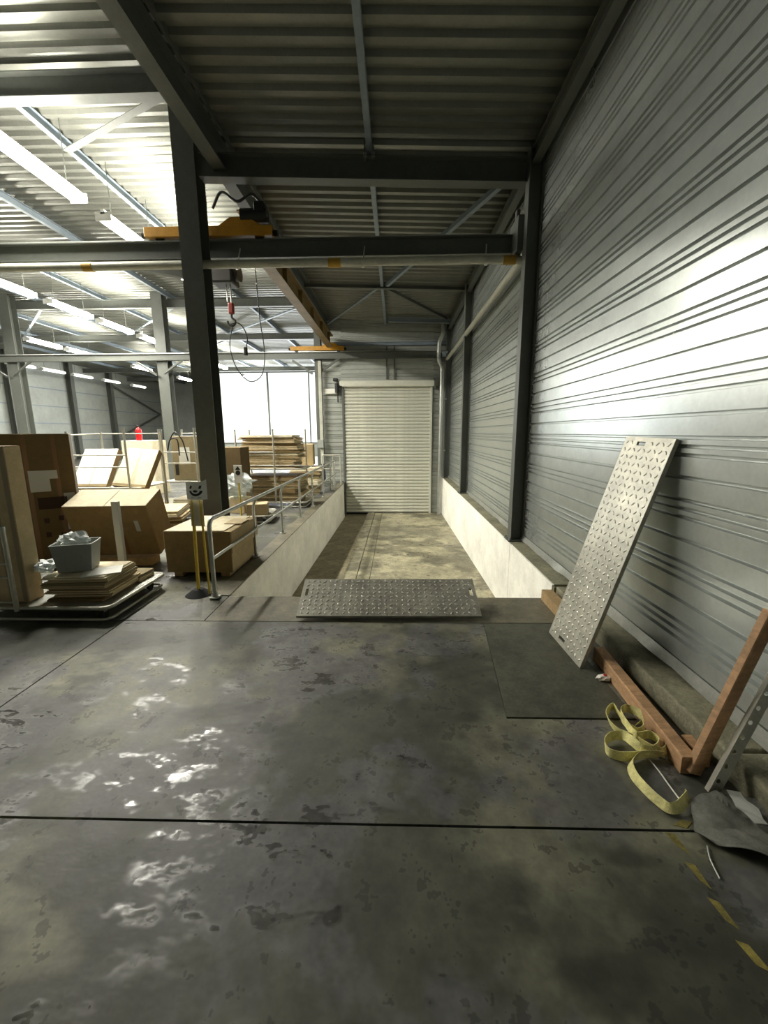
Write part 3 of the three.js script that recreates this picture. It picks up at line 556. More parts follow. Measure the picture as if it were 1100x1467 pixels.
// ------------------------------------------------------------------ timber, strap and scrap by the right wall
{
  single('timber_beam', 'orange-brown timber beam lying on the floor beside the kerb', 'timber', [beamGeo(V(1.45, 0.047, -2.78), V(1.385, 0.047, -1.75), 0, 0, 0, 0, V(0, 1, 0), [[-.036, -.045], [.036, -.045], [.036, .04], [.031, .045], [-.031, .045], [-.036, .04]])], MAT.orangeWood);
  single('timber_plank', 'worn orange-brown plank leaning up against the corrugated wall', 'timber', [beamGeo(V(1.40, 0.018, -1.745), V(1.715, 0.79, -1.83), 0, 0, 0, 0, V(0.2, 0, 1), [[-.034, -.018], [.034, -.018], [.034, .014], [.03, .018], [-.03, .018], [-.034, .014]])], MAT.orangeWood);
  const an = thing('perforated_angle', 'grey perforated steel angle leaning against the corrugated wall behind the plank', 'steel angle');
  const A = V(1.40, 0.008, -1.665), B = V(1.722, 0.565, -1.79), len = A.distanceTo(B);
  const holes = []; for (let y = 0.06; y < len - 0.03; y += 0.075) { const h = []; for (let k = 0; k < 8; k++) h.push([0.03 + 0.008 * Math.cos(k * Math.PI / 4), y + 0.011 * Math.sin(k * Math.PI / 4)]); holes.push(h); }
  const f1 = extrude([[0, 0], [0.055, 0], [0.055, len], [0, len]], 0.004, holes), f2 = span(0, 0.004, 0, len, 0.004, 0.05);
  const zz = B.clone().sub(A).normalize(), xx = V(0.9, 0, 0.35).sub(zz.clone().multiplyScalar(zz.dot(V(0.9, 0, 0.35)))).normalize(), mm = new THREE.Matrix4().makeBasis(xx, zz, xx.clone().cross(zz)).setPosition(A);
  mesh('flange', f1.applyMatrix4(mm), MAT.zincTube, an); mesh('flange', f2.applyMatrix4(mm), MAT.zincTube, an);
  single('timber_block', 'short rough timber block at the front end of the white plinth', 'timber', [beamGeo(V(1.46, 0.052, -3.86), V(1.46, 0.052, -3.4), 0, 0, 0, 0, V(0, 1, 0), [[-.05, -.05], [.05, -.05], [.05, .05], [-.05, .05]])], MAT.rawWood);
  single('timber_offcut', 'small dark brown timber offcut between the beam and the leaning plank', 'timber', [bx(0.05, 0.07, 0.14, 1.49, 0.037, -1.86, 0.004)], MAT.orangeWood);
  const curl = thing('foil_scrap', 'small crumpled white foil scrap on the floor beside the timber beam', 'litter', [1.36, 0, -2.52]);
  { const g = new THREE.IcosahedronGeometry(0.03, 2), p = g.attributes.position; for (let i = 0; i < p.count; i++) { const q = 1 + 0.35 * Math.sin(p.getX(i) * 190 + p.getZ(i) * 130) * Math.cos(p.getY(i) * 170); p.setXYZ(i, p.getX(i) * q * 1.5, p.getY(i) * q * 0.5 + 0.016, p.getZ(i) * q); } g.computeVertexNormals(); mesh('foil', g, MAT.paper, curl); mesh('red_print', bx(0.02, 0.006, 0.015, 0.01, 0.033, 0.0), MAT.red, curl); }
  // yellow webbing sling: a ribbon standing partly on edge
  const Z7 = (x, y, h = 0.03) => pix(850 + x / 6.875, 990 + y / 6.875, 'y', h);
  function ribbon(pts, width, tilts, n = 240) {
    const c = new THREE.CatmullRomCurve3(pts), pos = [], idx = [], th = 0.003;
    for (let i = 0; i <= n; i++) {
      const t = i / n, p = c.getPoint(t), d = c.getTangent(t), k = t * (tilts.length - 1), k0 = Math.floor(k), f = k - k0, tl = tilts[k0] + ((tilts[Math.min(k0 + 1, tilts.length - 1)]) - tilts[k0]) * f;
      const side = V(-d.z, 0, d.x).normalize(), w = V(0, 1, 0).multiplyScalar(Math.cos(tl)).addScaledVector(side, Math.sin(tl)).normalize(), nn = d.clone().cross(w).normalize();
      const yy = Math.max(0, Math.abs(w.y) * width / 2 + 0.004 - p.y); p.y += yy;
      for (const [a, b] of [[-1, -1], [1, -1], [1, 1], [-1, 1]]) { const q = p.clone().addScaledVector(w, a * width / 2).addScaledVector(nn, b * th / 2); pos.push(q.x, q.y, q.z); }
    }
    for (let i = 0; i < n; i++) for (let s = 0; s < 4; s++) { const a = i * 4 + s, b = i * 4 + (s + 1) % 4, e = a + 4, f = b + 4; idx.push(a, b, f, a, f, e); }
    idx.push(0, 2, 1, 0, 3, 2); const e = n * 4; idx.push(e, e + 1, e + 2, e, e + 2, e + 3);
    const g = new THREE.BufferGeometry(); g.setAttribute('position', new THREE.Float32BufferAttribute(pos, 3)); g.setIndex(idx);
    const r = toCreasedNormals(g, 0.7); r.setAttribute('uv', new THREE.Float32BufferAttribute(new Float32Array(r.attributes.position.count * 2), 2)); return r;
  }
  const s = thing('webbing_sling', 'coiled yellow webbing sling lying on the floor beside the timber beam', 'strap');
  const path1 = [[420, 330, .05], [470, 300, .06], [500, 360, .05], [430, 400, .05], [300, 300, .045], [250, 220, .04], [190, 150, .035], [140, 200, .03], [150, 290, .03], [240, 390, .03], [400, 460, .035], [560, 560, .035], [680, 600, .035], [730, 540, .035], [660, 400, .04], [520, 270, .045], [400, 190, .045], [330, 170, .04], [270, 200, .05], [330, 330, .06], [430, 440, .06], [560, 430, .055], [650, 500, .05], [600, 580, .045], [480, 570, .05], [390, 500, .055], [300, 440, .045], [190, 440, .035], [115, 510, .03], [150, 600, .03], [260, 640, .03], [390, 640, .03], [540, 620, .03], [680, 620, .03]].map(([x, y, h]) => Z7(x, y, h));
  mesh('webbing', ribbon(path1, 0.045, [0.5, 0.2, -0.3, 0.4, 0.2, -0.4, 0.5, 0.1, -0.2, 0.4, 0.6, 0.2, -0.3, 0.3], 360), MAT.webbing, s);
  const path2 = [[540, 600, .03], [420, 640, .03], [365, 720, .028], [400, 830, .026], [520, 970, .025], [640, 1080, .025], [740, 1150, .025], [830, 1145, .026], [900, 1080, .03], [930, 1020, .03], [900, 1000, .03]].map(([x, y, h]) => Z7(x, y, h));
  mesh('webbing', ribbon(path2, 0.042, [0.0, -0.4, -0.8, -0.9, -0.9, -0.6, -0.2], 160), MAT.webbing, s);
  const bk = Z7(840, 630, 0.02);
  const r = thing('ratchet_buckle', 'small brass-coloured buckle on the floor by the foot of the plank', 'buckle', [bk.x, 0, bk.z], 0.7);
  mesh('frame', tube([V(-0.03, 0.012, -0.018), V(0.03, 0.012, -0.018), V(0.03, 0.012, 0.018), V(-0.03, 0.012, 0.018)], 0.006, 0.01, true), MAT.craneYellow, r); mesh('tongue', rod(V(0, 0.014, -0.018), V(0, 0.018, 0.024), 0.005), MAT.craneYellow, r);
  single('thin_wire', 'thin white wire lying inside the loop of the yellow sling', 'wire', [cable([Z7(550, 675, 0.006), Z7(640, 780, 0.012), Z7(740, 920, 0.008), Z7(855, 1075, 0.006)], 0.0035, 30)], MAT.paper);
  single('thin_wire', 'thin pale wire lying beside the hazard stripes on the floor', 'wire', [cable([pix(1013, 1212, 'y', 0.006), pix(1017, 1230, 'y', 0.006), pix(1023, 1243, 'y', 0.006), pix(1031, 1259, 'y', 0.006)], 0.003, 30)], MAT.wire);
  // crumpled grey sheets
  function sheet(name, label, poly, amp, mat, sd, y0 = 0.012) {
    const pts = poly.map(([x, y]) => pix(x, y, 'y', y0)), c = pts.reduce((a, b) => a.add(b), V()).multiplyScalar(1 / pts.length), g = new THREE.BufferGeometry(), pos = [], rings = 9, seg = 8, all = [];
    const rim = []; for (let i = 0; i < pts.length; i++) for (let k = 0; k < seg; k++) rim.push(pts[i].clone().lerp(pts[(i + 1) % pts.length], k / seg));
    const bumpy = p => y0 + amp * (0.9 * Math.abs(Math.sin(p.x * 14 + sd) * Math.cos(p.z * 11 - sd)) + 0.5 * Math.abs(Math.sin(p.x * 33 - p.z * 27 + sd * 2)));
    const P = (r, i) => { const q = c.clone().lerp(rim[i % rim.length], r / rings); q.y = bumpy(q); return q; };
    const tri = (a, b, d) => { for (const q of [a, b, d]) pos.push(q.x, q.y, q.z); };
    for (let r = 0; r < rings; r++) for (let i = 0; i < rim.length; i++) {
      const a = P(r, i), b = P(r, i + 1), d = P(r + 1, i + 1), e = P(r + 1, i);
      if (r) tri(a, b, d); tri(a, d, e);
    }
    const top = pos.length / 9;
    const low = []; for (let t = 0; t < top; t++) for (const v of [0, 2, 1]) { const o = t * 9 + v * 3; low.push(pos[o], pos[o + 1] - 0.003, pos[o + 2]); }
    g.setAttribute('position', new THREE.Float32BufferAttribute(pos.concat(low), 3)); g.setAttribute('uv', new THREE.Float32BufferAttribute(new Float32Array((pos.length + low.length) / 3 * 2), 2)); g.computeVertexNormals();
    return single(name, label, 'litter', toCreasedNormals(g, 0.6), mat);
  }
  sheet('plastic_sheet', 'large crumpled dirty grey plastic sheet at the foot of the kerb', [[988, 1150], [1030, 1140], [1100, 1158], [1150, 1200], [1140, 1245], [1095, 1236], [1030, 1212], [995, 1195]], 0.028, MAT.sheetGrey, 1.3);
  sheet('plastic_strip', 'narrow torn grey plastic strip against the kerb above the crumpled sheet', [[1040, 1133], [1060, 1138], [1085, 1165], [1098, 1190], [1080, 1186], [1055, 1160]], 0.02, MAT.paperGrey, 3.1, 0.05);
  const hz = thing('hazard_stripes', 'row of worn yellow hazard stripes painted on the floor', 'floor marking');
  const st = (a, b, c, d) => { const P = [a, b, c, d].map(([x, y]) => pix(x, y, 'y', 0)); mesh('stripe', extrude(P.map(p => [p.x, -p.z]), 0.0015).rotateX(-Math.PI / 2), MAT.hazard, hz); };
  st([964, 1182], [976, 1175], [991, 1178], [984, 1187]); st([952, 1192], [966, 1195], [988, 1224], [970, 1212]); st([981, 1235], [996, 1240], [1019, 1274], [1003, 1262]); st([1012, 1285], [1030, 1293], [1060, 1333], [1040, 1319]); st([1053, 1347], [1072, 1354], [1108, 1396], [1084, 1383]);
}

// ------------------------------------------------------------------ cartons, trolleys
console.log('cartons');
function carton(name, label, w, h, d, p, rot, mat, topMat, opts = {}) {   // base centre at p, rot = euler
  const o = thing(name, label, 'carton', p, 0, opts.group); o.rotation.set(rot[0], rot[1], rot[2], 'YXZ');
  mesh('body', bx(w, h, d, 0, h / 2, 0, 0.008), mat, o);
  const t = 0.005;
  if (topMat) { mesh('top_flap', span(-w / 2 + 0.004, -0.004, h, h + t, -d / 2 + 0.004, d / 2 - 0.004), topMat, o); mesh('top_flap', span(0.004, w / 2 - 0.004, h, h + t, -d / 2 + 0.004, d / 2 - 0.004), topMat, o); }
  for (const x of opts.tapes || []) mesh('tape', span(x - 0.02, x + 0.02, 0.01, h - 0.01, d / 2, d / 2 + 0.002), opts.tapeMat || MAT.tapeDark, o);
  for (const [x0, x1, y0, y1, m] of opts.prints || []) mesh('label_sticker', span(x0, x1, y0, y1, d / 2, d / 2 + 0.003), m || MAT.paper, o);
  return o;
}
function trolley(label, p, turn, w, d, opts = {}) {           // flat tube trolley: w along x, d along z
  const o = thing('tube_trolley', label, 'trolley', p, turn);
  const y = opts.deckY ?? 0.14, T = MAT.zincTube, r = 0.017;
  mesh('base_frame', tube([V(-w / 2, y, -d / 2), V(w / 2, y, -d / 2), V(w / 2, y, d / 2), V(-w / 2, y, d / 2)], r, 0.09, true), T, o);
  mesh('lower_frame', tube([V(-w / 2 + .02, 0.03, -d / 2 + .02), V(w / 2 - .02, 0.03, -d / 2 + .02), V(w / 2 - .02, 0.03, d / 2 - .02), V(-w / 2 + .02, 0.03, d / 2 - .02)], r * 0.8, 0.08, true), T, o);
  mesh('deck_board', bx(w - 0.05, 0.016, d - 0.05, 0, y, 0), opts.deckMat || MAT.galv, o);
  for (const [x, z] of [[-1, -1], [1, -1], [-1, 1], [1, 1]]) {
    const q = mesh('caster', [span(x * (w / 2 - 0.12) - 0.02, x * (w / 2 - 0.12) + 0.02, 0.07, y, z * (d / 2 - 0.1) - 0.02, z * (d / 2 - 0.1) + 0.02)], T, o);
    mesh('wheel', new THREE.CylinderGeometry(0.045, 0.045, 0.03, 14).rotateZ(Math.PI / 2).translate(x * (w / 2 - 0.12), 0.045, z * (d / 2 - 0.1)), MAT.rubber, q);
  }
  for (const [x, z, h] of opts.posts || []) { const q = mesh('post', rod(V(x, y - 0.02, z), V(x, h, z), 0.019), T, o); mesh('post_cap', new THREE.CylinderGeometry(0.021, 0.024, 0.03, 10).translate(x, h + 0.005, z), MAT.galv, q); }
  for (const [a, b] of opts.rails || []) mesh('rail', rod(V(...a), V(...b), 0.011, 8), T, o);
  if (opts.shelf) for (const s of opts.shelf) { mesh('shelf', bx(w - 0.06, 0.012, d - 0.06, 0, s, 0), MAT.galv, o); mesh('shelf_frame', tube([V(-w / 2 + .02, s, -d / 2 + .02), V(w / 2 - .02, s, -d / 2 + .02), V(w / 2 - .02, s, d / 2 - .02), V(-w / 2 + .02, s, d / 2 - .02)], 0.014, 0.06, true), T, o); }
  return o;
}
const FOLD = [MAT.cardB, MAT.cardC, MAT.cardA, MAT.cardE, MAT.cardF];
function foldStack(n, w, d, p, turn, label, group, t = 0.035, jitter = 0.05, pick) {   // a stack of flattened cartons, each one a thing
  let y = p[1];
  for (let k = 0; k < n; k++) {
    const th = t * rr(0.7, 1.3), ww = w * rr(0.9, 1.03), dd = d * rr(0.9, 1.03), m = FOLD[(pick ? pick[k % pick.length] : Math.floor(rnd() * 5))];
    const o = thing('flattened_carton', label, 'cardboard', [p[0] + rr(-jitter, jitter), y, p[2] + rr(-jitter, jitter)], turn + rr(-0.06, 0.06), group);
    mesh('lower_sheet', bx(ww, th * 0.46, dd, 0, th * 0.23, 0, 0.003), m, o); mesh('upper_sheet', bx(ww * rr(0.94, 1), th * 0.42, dd * rr(0.94, 1), rr(-0.012, 0.012), th * 0.75, 0, 0.003), m, o);
    y += th + 0.001;
  }
  return y;
}
{
  // trolley 1, front left, with flattened cartons and a grey bin
  const c1 = trolley('low tube trolley loaded with flattened cartons and a grey bin', [-3.15, 0, -3.72], 0.0, 1.42, 0.9, {
    posts: [[-0.07, 0.47, 0.84], [-0.68, 0.47, 0.84]],
    rails: [[[-0.07, 0.78, 0.47], [-0.68, 0.78, 0.47]], [[-0.07, 0.54, 0.47], [-0.68, 0.54, 0.47]], [[-0.07, 0.42, 0.47], [-0.68, 0.42, 0.47]], [[-0.07, 0.2, 0.47], [-0.68, 0.2, 0.47]]] });
  const top = foldStack(8, 0.56, 0.5, [-2.83, 0.15, -3.66], 0.04, 'flattened carton in the pile under the grey bin', 'flattened cartons under the grey bin', 0.031, 0.035, [2, 1, 1, 0, 1, 4, 1, 3]);
  single('document_pad', 'white printed sheet on top of the carton pile beside the grey bin', 'paper', [bx(0.3, 0.006, 0.24, 0, 0, 0).rotateY(0.5).translate(-2.66, top + 0.004, -3.56)], MAT.paper);
  foldStack(2, 0.18, 0.24, [-2.62, 0.15, -4.02], -0.1, 'flattened carton offcut at the back corner of the low trolley', 'carton offcuts at the trolley corner', 0.03, 0.02);
  const b = thing('storage_bin', 'grey plastic bin of clear film on the carton pile', 'bin', [-2.92, top + 0.008, -3.62], 0.32);
  const bin = [[-0.13, -0.1], [0.13, -0.1], [0.13, 0.1], [-0.13, 0.1]], wallsG = [];
  { const h = 0.25, s = 1.24, pos = []; const Q = (x, z, k) => [x * (k ? s : 1), k ? h : 0, z * (k ? s : 1)];
    const quad = (a, b, c, d) => pos.push(...a, ...b, ...c, ...a, ...c, ...d);
    for (let i = 0; i < 4; i++) { const A = bin[i], B = bin[(i + 1) % 4], t = 0.955; quad(Q(...B, 0), Q(...A, 0), Q(...A, 1), Q(...B, 1)); const a = A.map(v => v * t), bb = B.map(v => v * t); quad(Q(...a, 0), Q(...bb, 0), Q(...bb, 1), Q(...a, 1)); quad(Q(...A, 1), Q(...a, 1), Q(...bb, 1), Q(...B, 1)); }
    quad(Q(...bin[0], 0), Q(...bin[1], 0), Q(...bin[2], 0), Q(...bin[3], 0));
    const g = new THREE.BufferGeometry(); g.setAttribute('position', new THREE.Float32BufferAttribute(pos, 3)); g.setAttribute('uv', new THREE.Float32BufferAttribute(new Float32Array(pos.length / 3 * 2), 2)); g.computeVertexNormals(); mesh('bin_body', g, MAT.binGrey, b); }
  mesh('rim', tube([V(-.163, .25, -.126), V(.163, .25, -.126), V(.163, .25, .126), V(-.163, .25, .126)], 0.007, 0.02, true, 6), MAT.binGrey, b);
  const crumple = (rx, ry, rz, sd) => { const g = new THREE.IcosahedronGeometry(1, 4), p = g.attributes.position; for (let i = 0; i < p.count; i++) { const x = p.getX(i), y = p.getY(i), z = p.getZ(i), q = 1 + 0.22 * Math.sin(x * 7 + sd) * Math.cos(z * 6 - sd) + 0.16 * Math.sin(y * 11 + x * 9 + sd) + 0.1 * Math.sin(z * 19 - x * 15); p.setXYZ(i, x * rx * q, y * ry * q, z * rz * q); } g.computeVertexNormals(); return toCreasedNormals(g, 0.4); };
  const f = single('plastic_film', 'crumpled clear plastic film heaped in the grey bin', 'plastic film', [crumple(0.12, 0.09, 0.09, 1).translate(0, 0, 0)], MAT.film); f.position.set(-2.93, top + 0.26, -3.62);
  const f2 = single('plastic_film', 'crumpled clear film hanging over the trolley between post and bin', 'plastic film', [crumple(0.08, 0.05, 0.09, 2.4)], MAT.film); f2.position.set(-3.12, top + 0.07, -3.5);
  single('grey_board', 'narrow grey board standing upright behind the grey bin', 'board', [span(-2.86, -2.79, 0.15, 0.93, -4.1, -4.06, 0.004)], MAT.paperGrey);
  carton('carton', 'tall light tan carton behind the rails of the low trolley', 0.5, 1.35, 0.16, [-3.46, 0.15, -3.45], [0, 0, 0], MAT.cardC, MAT.cardB, { tapes: [0.1, 0.22], tapeMat: MAT.tape });
  // tall carton
  carton('tall_carton', 'tall dark brown carton with white stickers standing behind the low trolley', 0.86, 1.6, 0.55, [-4.42, 0.0, -4.95], [0, 0.62, 0], MAT.cardD, MAT.cardE, { tapes: [0.0, 0.27], tapeMat: MAT.tapeDark,
    prints: [[0.0, 0.19, 0.93, 1.18, MAT.paperGrey], [0.19, 0.27, 1.08, 1.18, MAT.paperGrey], [0.3, 0.41, 0.45, 0.9, MAT.paperGrey], [0.05, 0.33, 0.72, 0.86, MAT.inkBrown], [0.08, 0.13, 0.55, 0.61, MAT.inkBrown], [0.22, 0.27, 0.57, 0.63, MAT.inkBrown], [0.08, 0.13, 0.38, 0.44, MAT.inkBrown], [0.22, 0.27, 0.36, 0.42, MAT.inkBrown]] });
  // big tilted carton
  carton('large_carton', 'large brown carton tipped forward behind the grey bin', 0.95, 0.7, 0.42, [-3.42, 0.19, -5.12], [0.36, 0.08, 0], MAT.cardA, MAT.cardE, { tapes: [0.1], prints: [[0.28, 0.33, 0.35, 0.5, MAT.paperGrey]] });
  single('pallet_board', 'rough timber board under the large tilted carton', 'timber', [span(-3.8, -3.0, 0.001, 0.1, -5.05, -4.85, 0.006)], MAT.rawWood);
  // carton on the floor by the rail
  const fb = thing('floor_carton', 'wide low carton with an open pale top beside the guard rail', 'carton', [-2.2, 0.06, -4.88], 0.0);
  mesh('body', bx(0.74, 0.22, 0.84, 0, 0.11, 0, 0.01), MAT.cardB, fb); mesh('lid', bx(0.77, 0.25, 0.87, 0, 0.345, 0, 0.012), MAT.cardB, fb);
  mesh('front_board', span(-0.37, 0.37, 0.0, 0.47, 0.434, 0.44), MAT.cardA, fb);
  mesh('top_sheet', [span(-0.375, -0.01, 0.47, 0.478, -0.43, 0.43), span(0.0, 0.3, 0.472, 0.48, -0.42, 0.43)], MAT.cardE, fb); mesh('torn_flap', [bx(0.2, 0.006, 0.3, 0.27, 0.487, -0.05).rotateZ(0.0)], MAT.cardC, fb);
  for (const x of [-0.27, 0.27]) mesh('runner', span(x - 0.05, x + 0.05, -0.059, 0, -0.4, 0.4), MAT.rawWood, fb);
  // sign stand
  const sg = thing('sign_stand', 'yellow pole sign stand with a curled white sheet by the guard rail', 'sign', [-1.985, 0, -3.94], 0);
  mesh('foot', new THREE.CylinderGeometry(0.05, 0.13, 0.06, 24).translate(0, 0.03, 0), MAT.rubber, sg);
  mesh('pole', rod(V(0, 0.05, 0), V(0.02, 0.98, 0), 0.016, 12), MAT.yellowPaint, sg);
  mesh('pole', rod(V(0.12, 0.02, 0.02), V(0.1, 0.98, 0.01), 0.011, 10), MAT.yellowPaint, sg);
  mesh('board', bx(0.13, 0.3, 0.006, 0.06, 0.86, 0.01), MAT.cardE, sg);
  const cs = document.createElement('canvas'); cs.width = cs.height = 256; const cx = cs.getContext('2d');
  cx.fillStyle = '#eeeee8'; cx.fillRect(0, 0, 256, 256); cx.fillStyle = '#1b1b19'; cx.strokeStyle = '#1b1b19';
  cx.lineWidth = 30; cx.beginPath(); cx.arc(128, 118, 68, 0.12, Math.PI - 0.12); cx.stroke(); cx.beginPath(); cx.ellipse(126, 132, 28, 16, 0, 0, 7); cx.fill();
  cx.save(); cx.translate(72, 76); cx.rotate(0.4); cx.fillRect(-14, -26, 26, 48); cx.restore(); cx.save(); cx.translate(186, 76); cx.rotate(0.3); cx.fillRect(-14, -24, 26, 46); cx.restore();
  cx.fillRect(70, 222, 24, 6); cx.fillRect(150, 222, 40, 6);
  const ct = new THREE.CanvasTexture(cs); ct.colorSpace = THREE.SRGBColorSPACE || THREE.SRGBColorSpace;
  const sh = new THREE.PlaneGeometry(0.2, 0.17, 16, 4), sp = sh.attributes.position; for (let i = 0; i < sp.count; i++) { const x = sp.getX(i), y = sp.getY(i); sp.setZ(i, 0.03 * Math.sin((x + 0.1) * 16)); sp.setY(i, y + 0.3 * x * x + (x > 0.05 && y > 0 ? (x - 0.05) * 0.35 : 0)); } sh.computeVertexNormals();
  const sm = new THREE.Mesh(sh, new THREE.MeshStandardMaterial({ map: ct, roughness: 0.6, side: THREE.DoubleSide })); sm.name = 'sign_sheet'; sm.castShadow = sm.receiveShadow = true; sm.position.set(0.08, 1.06, 0.02); sg.add(sm);
  const sg2 = thing('sign_stand', 'small white sign with two black marks on a yellow pole behind the large column', 'sign', [-2.62, 0, -6.9], 0);
  mesh('foot', new THREE.CylinderGeometry(0.05, 0.12, 0.05, 20).translate(0, 0.025, 0), MAT.rubber, sg2); mesh('pole', rod(V(0, 0.04, 0), V(0, 0.85, 0), 0.014), MAT.yellowPaint, sg2); mesh('board', bx(0.14, 0.3, 0.01, 0, 0.93, 0.016, 0.003), MAT.paper, sg2);
  mesh('mark', [extrude([[-0.045, 1.0], [0.045, 1.0], [0, 1.06]], 0.002).translate(0, 0, 0.021), new THREE.CylinderGeometry(0.04, 0.04, 0.002, 20).rotateX(Math.PI / 2).translate(0, 0.95, 0.022)], MAT.ink, sg2);
  // trolley 2: high deck with leaning white-topped cartons
  const t2 = trolley('tube cage trolley carrying two white-topped cartons leaning back', [-5.0, 0, -7.45], 0.02, 1.25, 0.9, { deckY: 0.2, shelf: [0.68],
    posts: [[-0.55, 0.43, 1.62], [0.42, 0.43, 1.68], [-0.55, -0.43, 1.62], [0.55, -0.43, 1.66]],
    rails: [[[-0.55, 1.24, 0.43], [0.42, 1.24, 0.43]], [[-0.55, 1.04, 0.43], [0.42, 1.04, 0.43]], [[-0.55, 1.6, -0.43], [0.55, 1.6, -0.43]], [[-0.55, 1.6, -0.43], [-0.55, 1.58, 0.43]]] });
  const lean = (name, label, x, w, m) => { const o = thing(name, label, 'carton', [x, 0.7, -7.06], 0); o.rotation.set(-0.62, 0, 0); mesh('body', bx(w, 0.78, 0.12, 0, 0.39, -0.06, 0.006), MAT.cardA, o); mesh('front_sheet', span(-w / 2 + .004, w / 2 - .004, 0.004, 0.776, 0, 0.004), m, o); mesh('fold_line', span(-0.006, 0.006, 0.01, 0.77, 0.004, 0.0065), MAT.cardC, o); mesh('edge_strip', span(-w / 2, w / 2, 0.0, 0.05, 0.004, 0.008), MAT.cardB, o); return o; };
  lean('leaning_carton', 'white-faced flat carton leaning on the cage trolley beside the tall brown carton', -5.32, 0.62, MAT.paper);
  const l2 = lean('leaning_carton', 'cream-faced flat carton leaning on the cage trolley by its right post', -4.62, 0.6, MAT.cardE); l2.rotation.z = -0.08;
  foldStack(3, 1.1, 0.75, [-5.0, 0.22, -7.45], 0, 'flattened carton on the lower deck of the cage trolley', 'flattened cartons on the lower cage deck', 0.06, 0.02);
  // trolley 3
  const t3 = trolley('narrow tube cage trolley with film-wrapped goods behind the cage of white cartons', [-3.95, 0, -8.0], 0.0, 0.75, 0.8, { deckY: 0.2, shelf: [0.72], posts: [[-0.32, 0.38, 1.66], [0.3, 0.38, 1.68], [-0.32, -0.38, 1.66], [0.3, -0.38, 1.66]], rails: [[[-0.32, 1.26, 0.38], [0.3, 1.26, 0.38]], [[-0.32, 1.06, 0.38], [0.3, 1.06, 0.38]], [[-0.32, 1.6, -0.38], [0.3, 1.6, -0.38]], [[0.3, 1.6, -0.38], [0.3, 1.6, 0.38]]] });
  carton('wrapped_carton', 'film-wrapped pale carton on the narrow cage trolley', 0.48, 0.82, 0.5, [-3.98, 0.727, -8.05], [0, 0.15, 0], MAT.cardF, MAT.paper, { prints: [[-0.12, 0.08, 0.3, 0.62, MAT.paper], [-0.2, -0.14, 0.1, 0.3, MAT.ink]] });
  single('cable_loops', 'black cable loops hanging on the narrow cage trolley', 'cable', [cable([V(-4.1, 1.5, -7.6), V(-4.0, 1.62, -7.6), V(-3.88, 1.5, -7.59), V(-3.82, 1.25, -7.59), V(-3.8, 1.1, -7.6)], 0.012), cable([V(-4.16, 1.3, -7.6), V(-4.08, 1.5, -7.59), V(-3.98, 1.5, -7.6), V(-3.95, 1.2, -7.6)], 0.012)], MAT.black);
  foldStack(2, 0.6, 0.6, [-3.95, 0.22, -8.0], 0.1, 'flattened carton on the lower deck of the narrow trolley', 'flattened cartons on the narrow trolley', 0.08, 0.02);
  // low heaps on the floor
  foldStack(7, 0.95, 0.8, [-3.9, 0.002, -6.55], 0.3, 'flattened carton in the floor pile between the tilted carton and the large column', 'flattened cartons piled on the floor', 0.06, 0.06, [0, 2, 1, 2, 0, 3, 1]);
  // brown carton behind the column
  trolley('low tube trolley behind the large column carrying a brown carton', [-3.2, 0, -8.4], 0.0, 0.62, 0.56, { deckY: 0.62 });
  carton('brown_carton', 'plain brown carton on the trolley directly behind the large column', 0.5, 0.68, 0.5, [-3.28, 0.64, -8.4], [0, 0.0, 0], MAT.cardD, MAT.cardA, {});
  // trolley 4 with a tall pile of flattened cartons
  trolley('tall tube shelf trolley with two tiers of flattened cartons beside the guard rail', [-2.68, 0, -9.3], 0.0, 1.5, 0.9, { deckY: 0.12, shelf: [0.84], posts: [[-0.7, 0.44, 1.66], [0.1, 0.44, 1.66], [-0.7, -0.44, 1.66], [0.6, -0.44, 1.66]], rails: [[[-0.7, 1.2, 0.44], [0.1, 1.2, 0.44]], [[-0.7, 0.92, 0.44], [0.72, 0.92, 0.44]]] });
  foldStack(9, 1.3, 0.75, [-2.7, 0.135, -9.3], 0, 'flattened carton in the lower tier of the tall shelf trolley', 'flattened cartons on the lower tier', 0.065, 0.03, [0, 1, 0, 2, 4]);
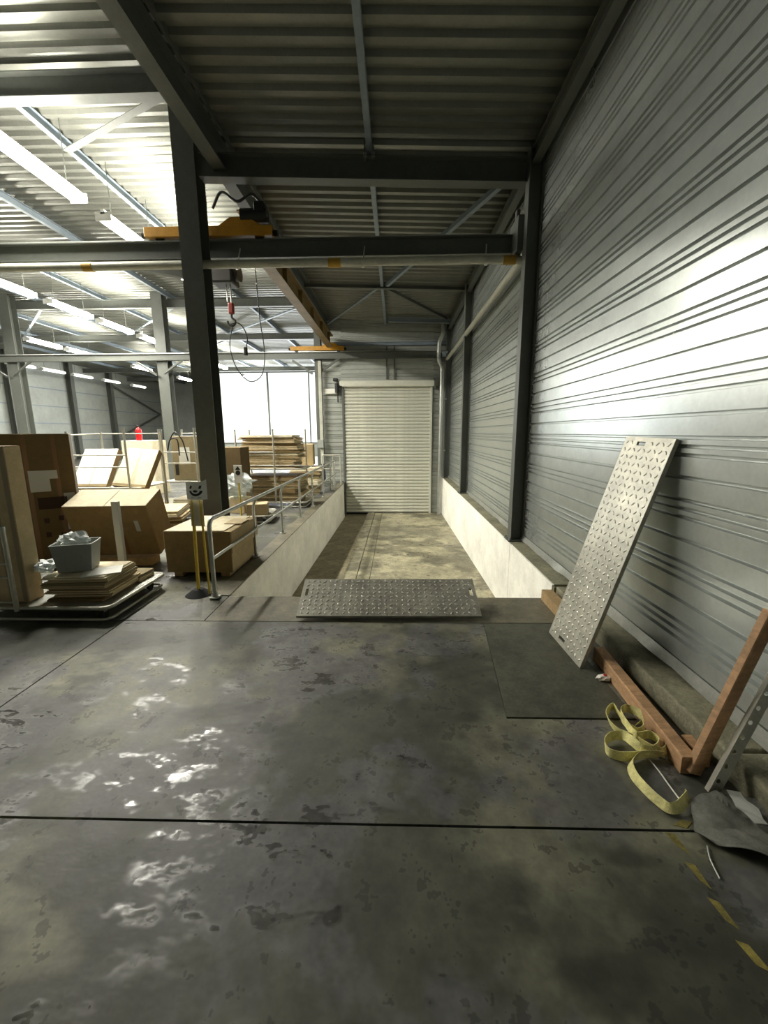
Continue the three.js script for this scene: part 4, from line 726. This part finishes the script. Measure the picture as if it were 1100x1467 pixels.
  foldStack(11, 1.25, 0.72, [-2.72, 0.85, -9.3], 0, 'flattened carton in the upper tier of the tall shelf trolley', 'flattened cartons on the upper tier', 0.062, 0.03, [1, 0, 1, 0, 3, 2]);
  // low trolley with film and a small carton between column and rail
  trolley('low tube trolley with film bags and a small carton behind the floor carton', [-2.75, 0, -7.55], 0.1, 0.95, 0.7, { deckY: 0.14 });
  carton('small_carton', 'small tan carton on the low trolley facing the guard rail', 0.36, 0.2, 0.3, [-2.5, 0.15, -7.4], [0, 0.2, 0], MAT.cardB, MAT.cardC, {});
  const f3 = single('plastic_film', 'heap of clear film bags on the low trolley behind the floor carton', 'plastic film', [crumple(0.26, 0.2, 0.2, 0.7)], MAT.film); f3.position.set(-2.95, 0.66, -7.62);
  carton('wrapped_carton', 'film-covered tan carton under the bags on the low trolley', 0.4, 0.26, 0.36, [-2.95, 0.15, -7.66], [0, -0.1, 0], MAT.cardC, MAT.cardE, {});
  // odds and ends further back
  carton('far_carton', 'light tan carton stacked on the goods near the far end of the guard rail', 0.5, 0.55, 0.5, [-2.45, 0.75, -11.3], [0, 0.1, 0], MAT.cardB, MAT.cardC, {});
  foldStack(8, 0.8, 0.8, [-2.4, 0.002, -11.2], 0.1, 'flattened carton in the pile near the far end of the guard rail', 'flattened cartons by the far rail end', 0.092, 0.03, [3, 4, 0, 3]);
  carton('far_carton', 'pale carton stack base on the floor behind the cage trolleys', 0.8, 1.42, 0.7, [-6.75, 0, -11.2], [0, 0, 0], MAT.cardE, MAT.paper, {});
  const ex = thing('fire_extinguisher', 'red fire extinguisher standing on the pale carton behind the cages', 'extinguisher', [-6.75, 1.425, -11.0]);
  mesh('cylinder', new THREE.LatheGeometry([[0, 0], [0.07, 0], [0.075, 0.02], [0.075, 0.26], [0.05, 0.31], [0.025, 0.33], [0.025, 0.36], [0, 0.36]].map(p => new THREE.Vector2(...p)), 20), MAT.red, ex); mesh('valve', bx(0.05, 0.04, 0.08, 0, 0.37, 0.01, 0.01), MAT.black, ex);
}
renderer.render(scene, camera);
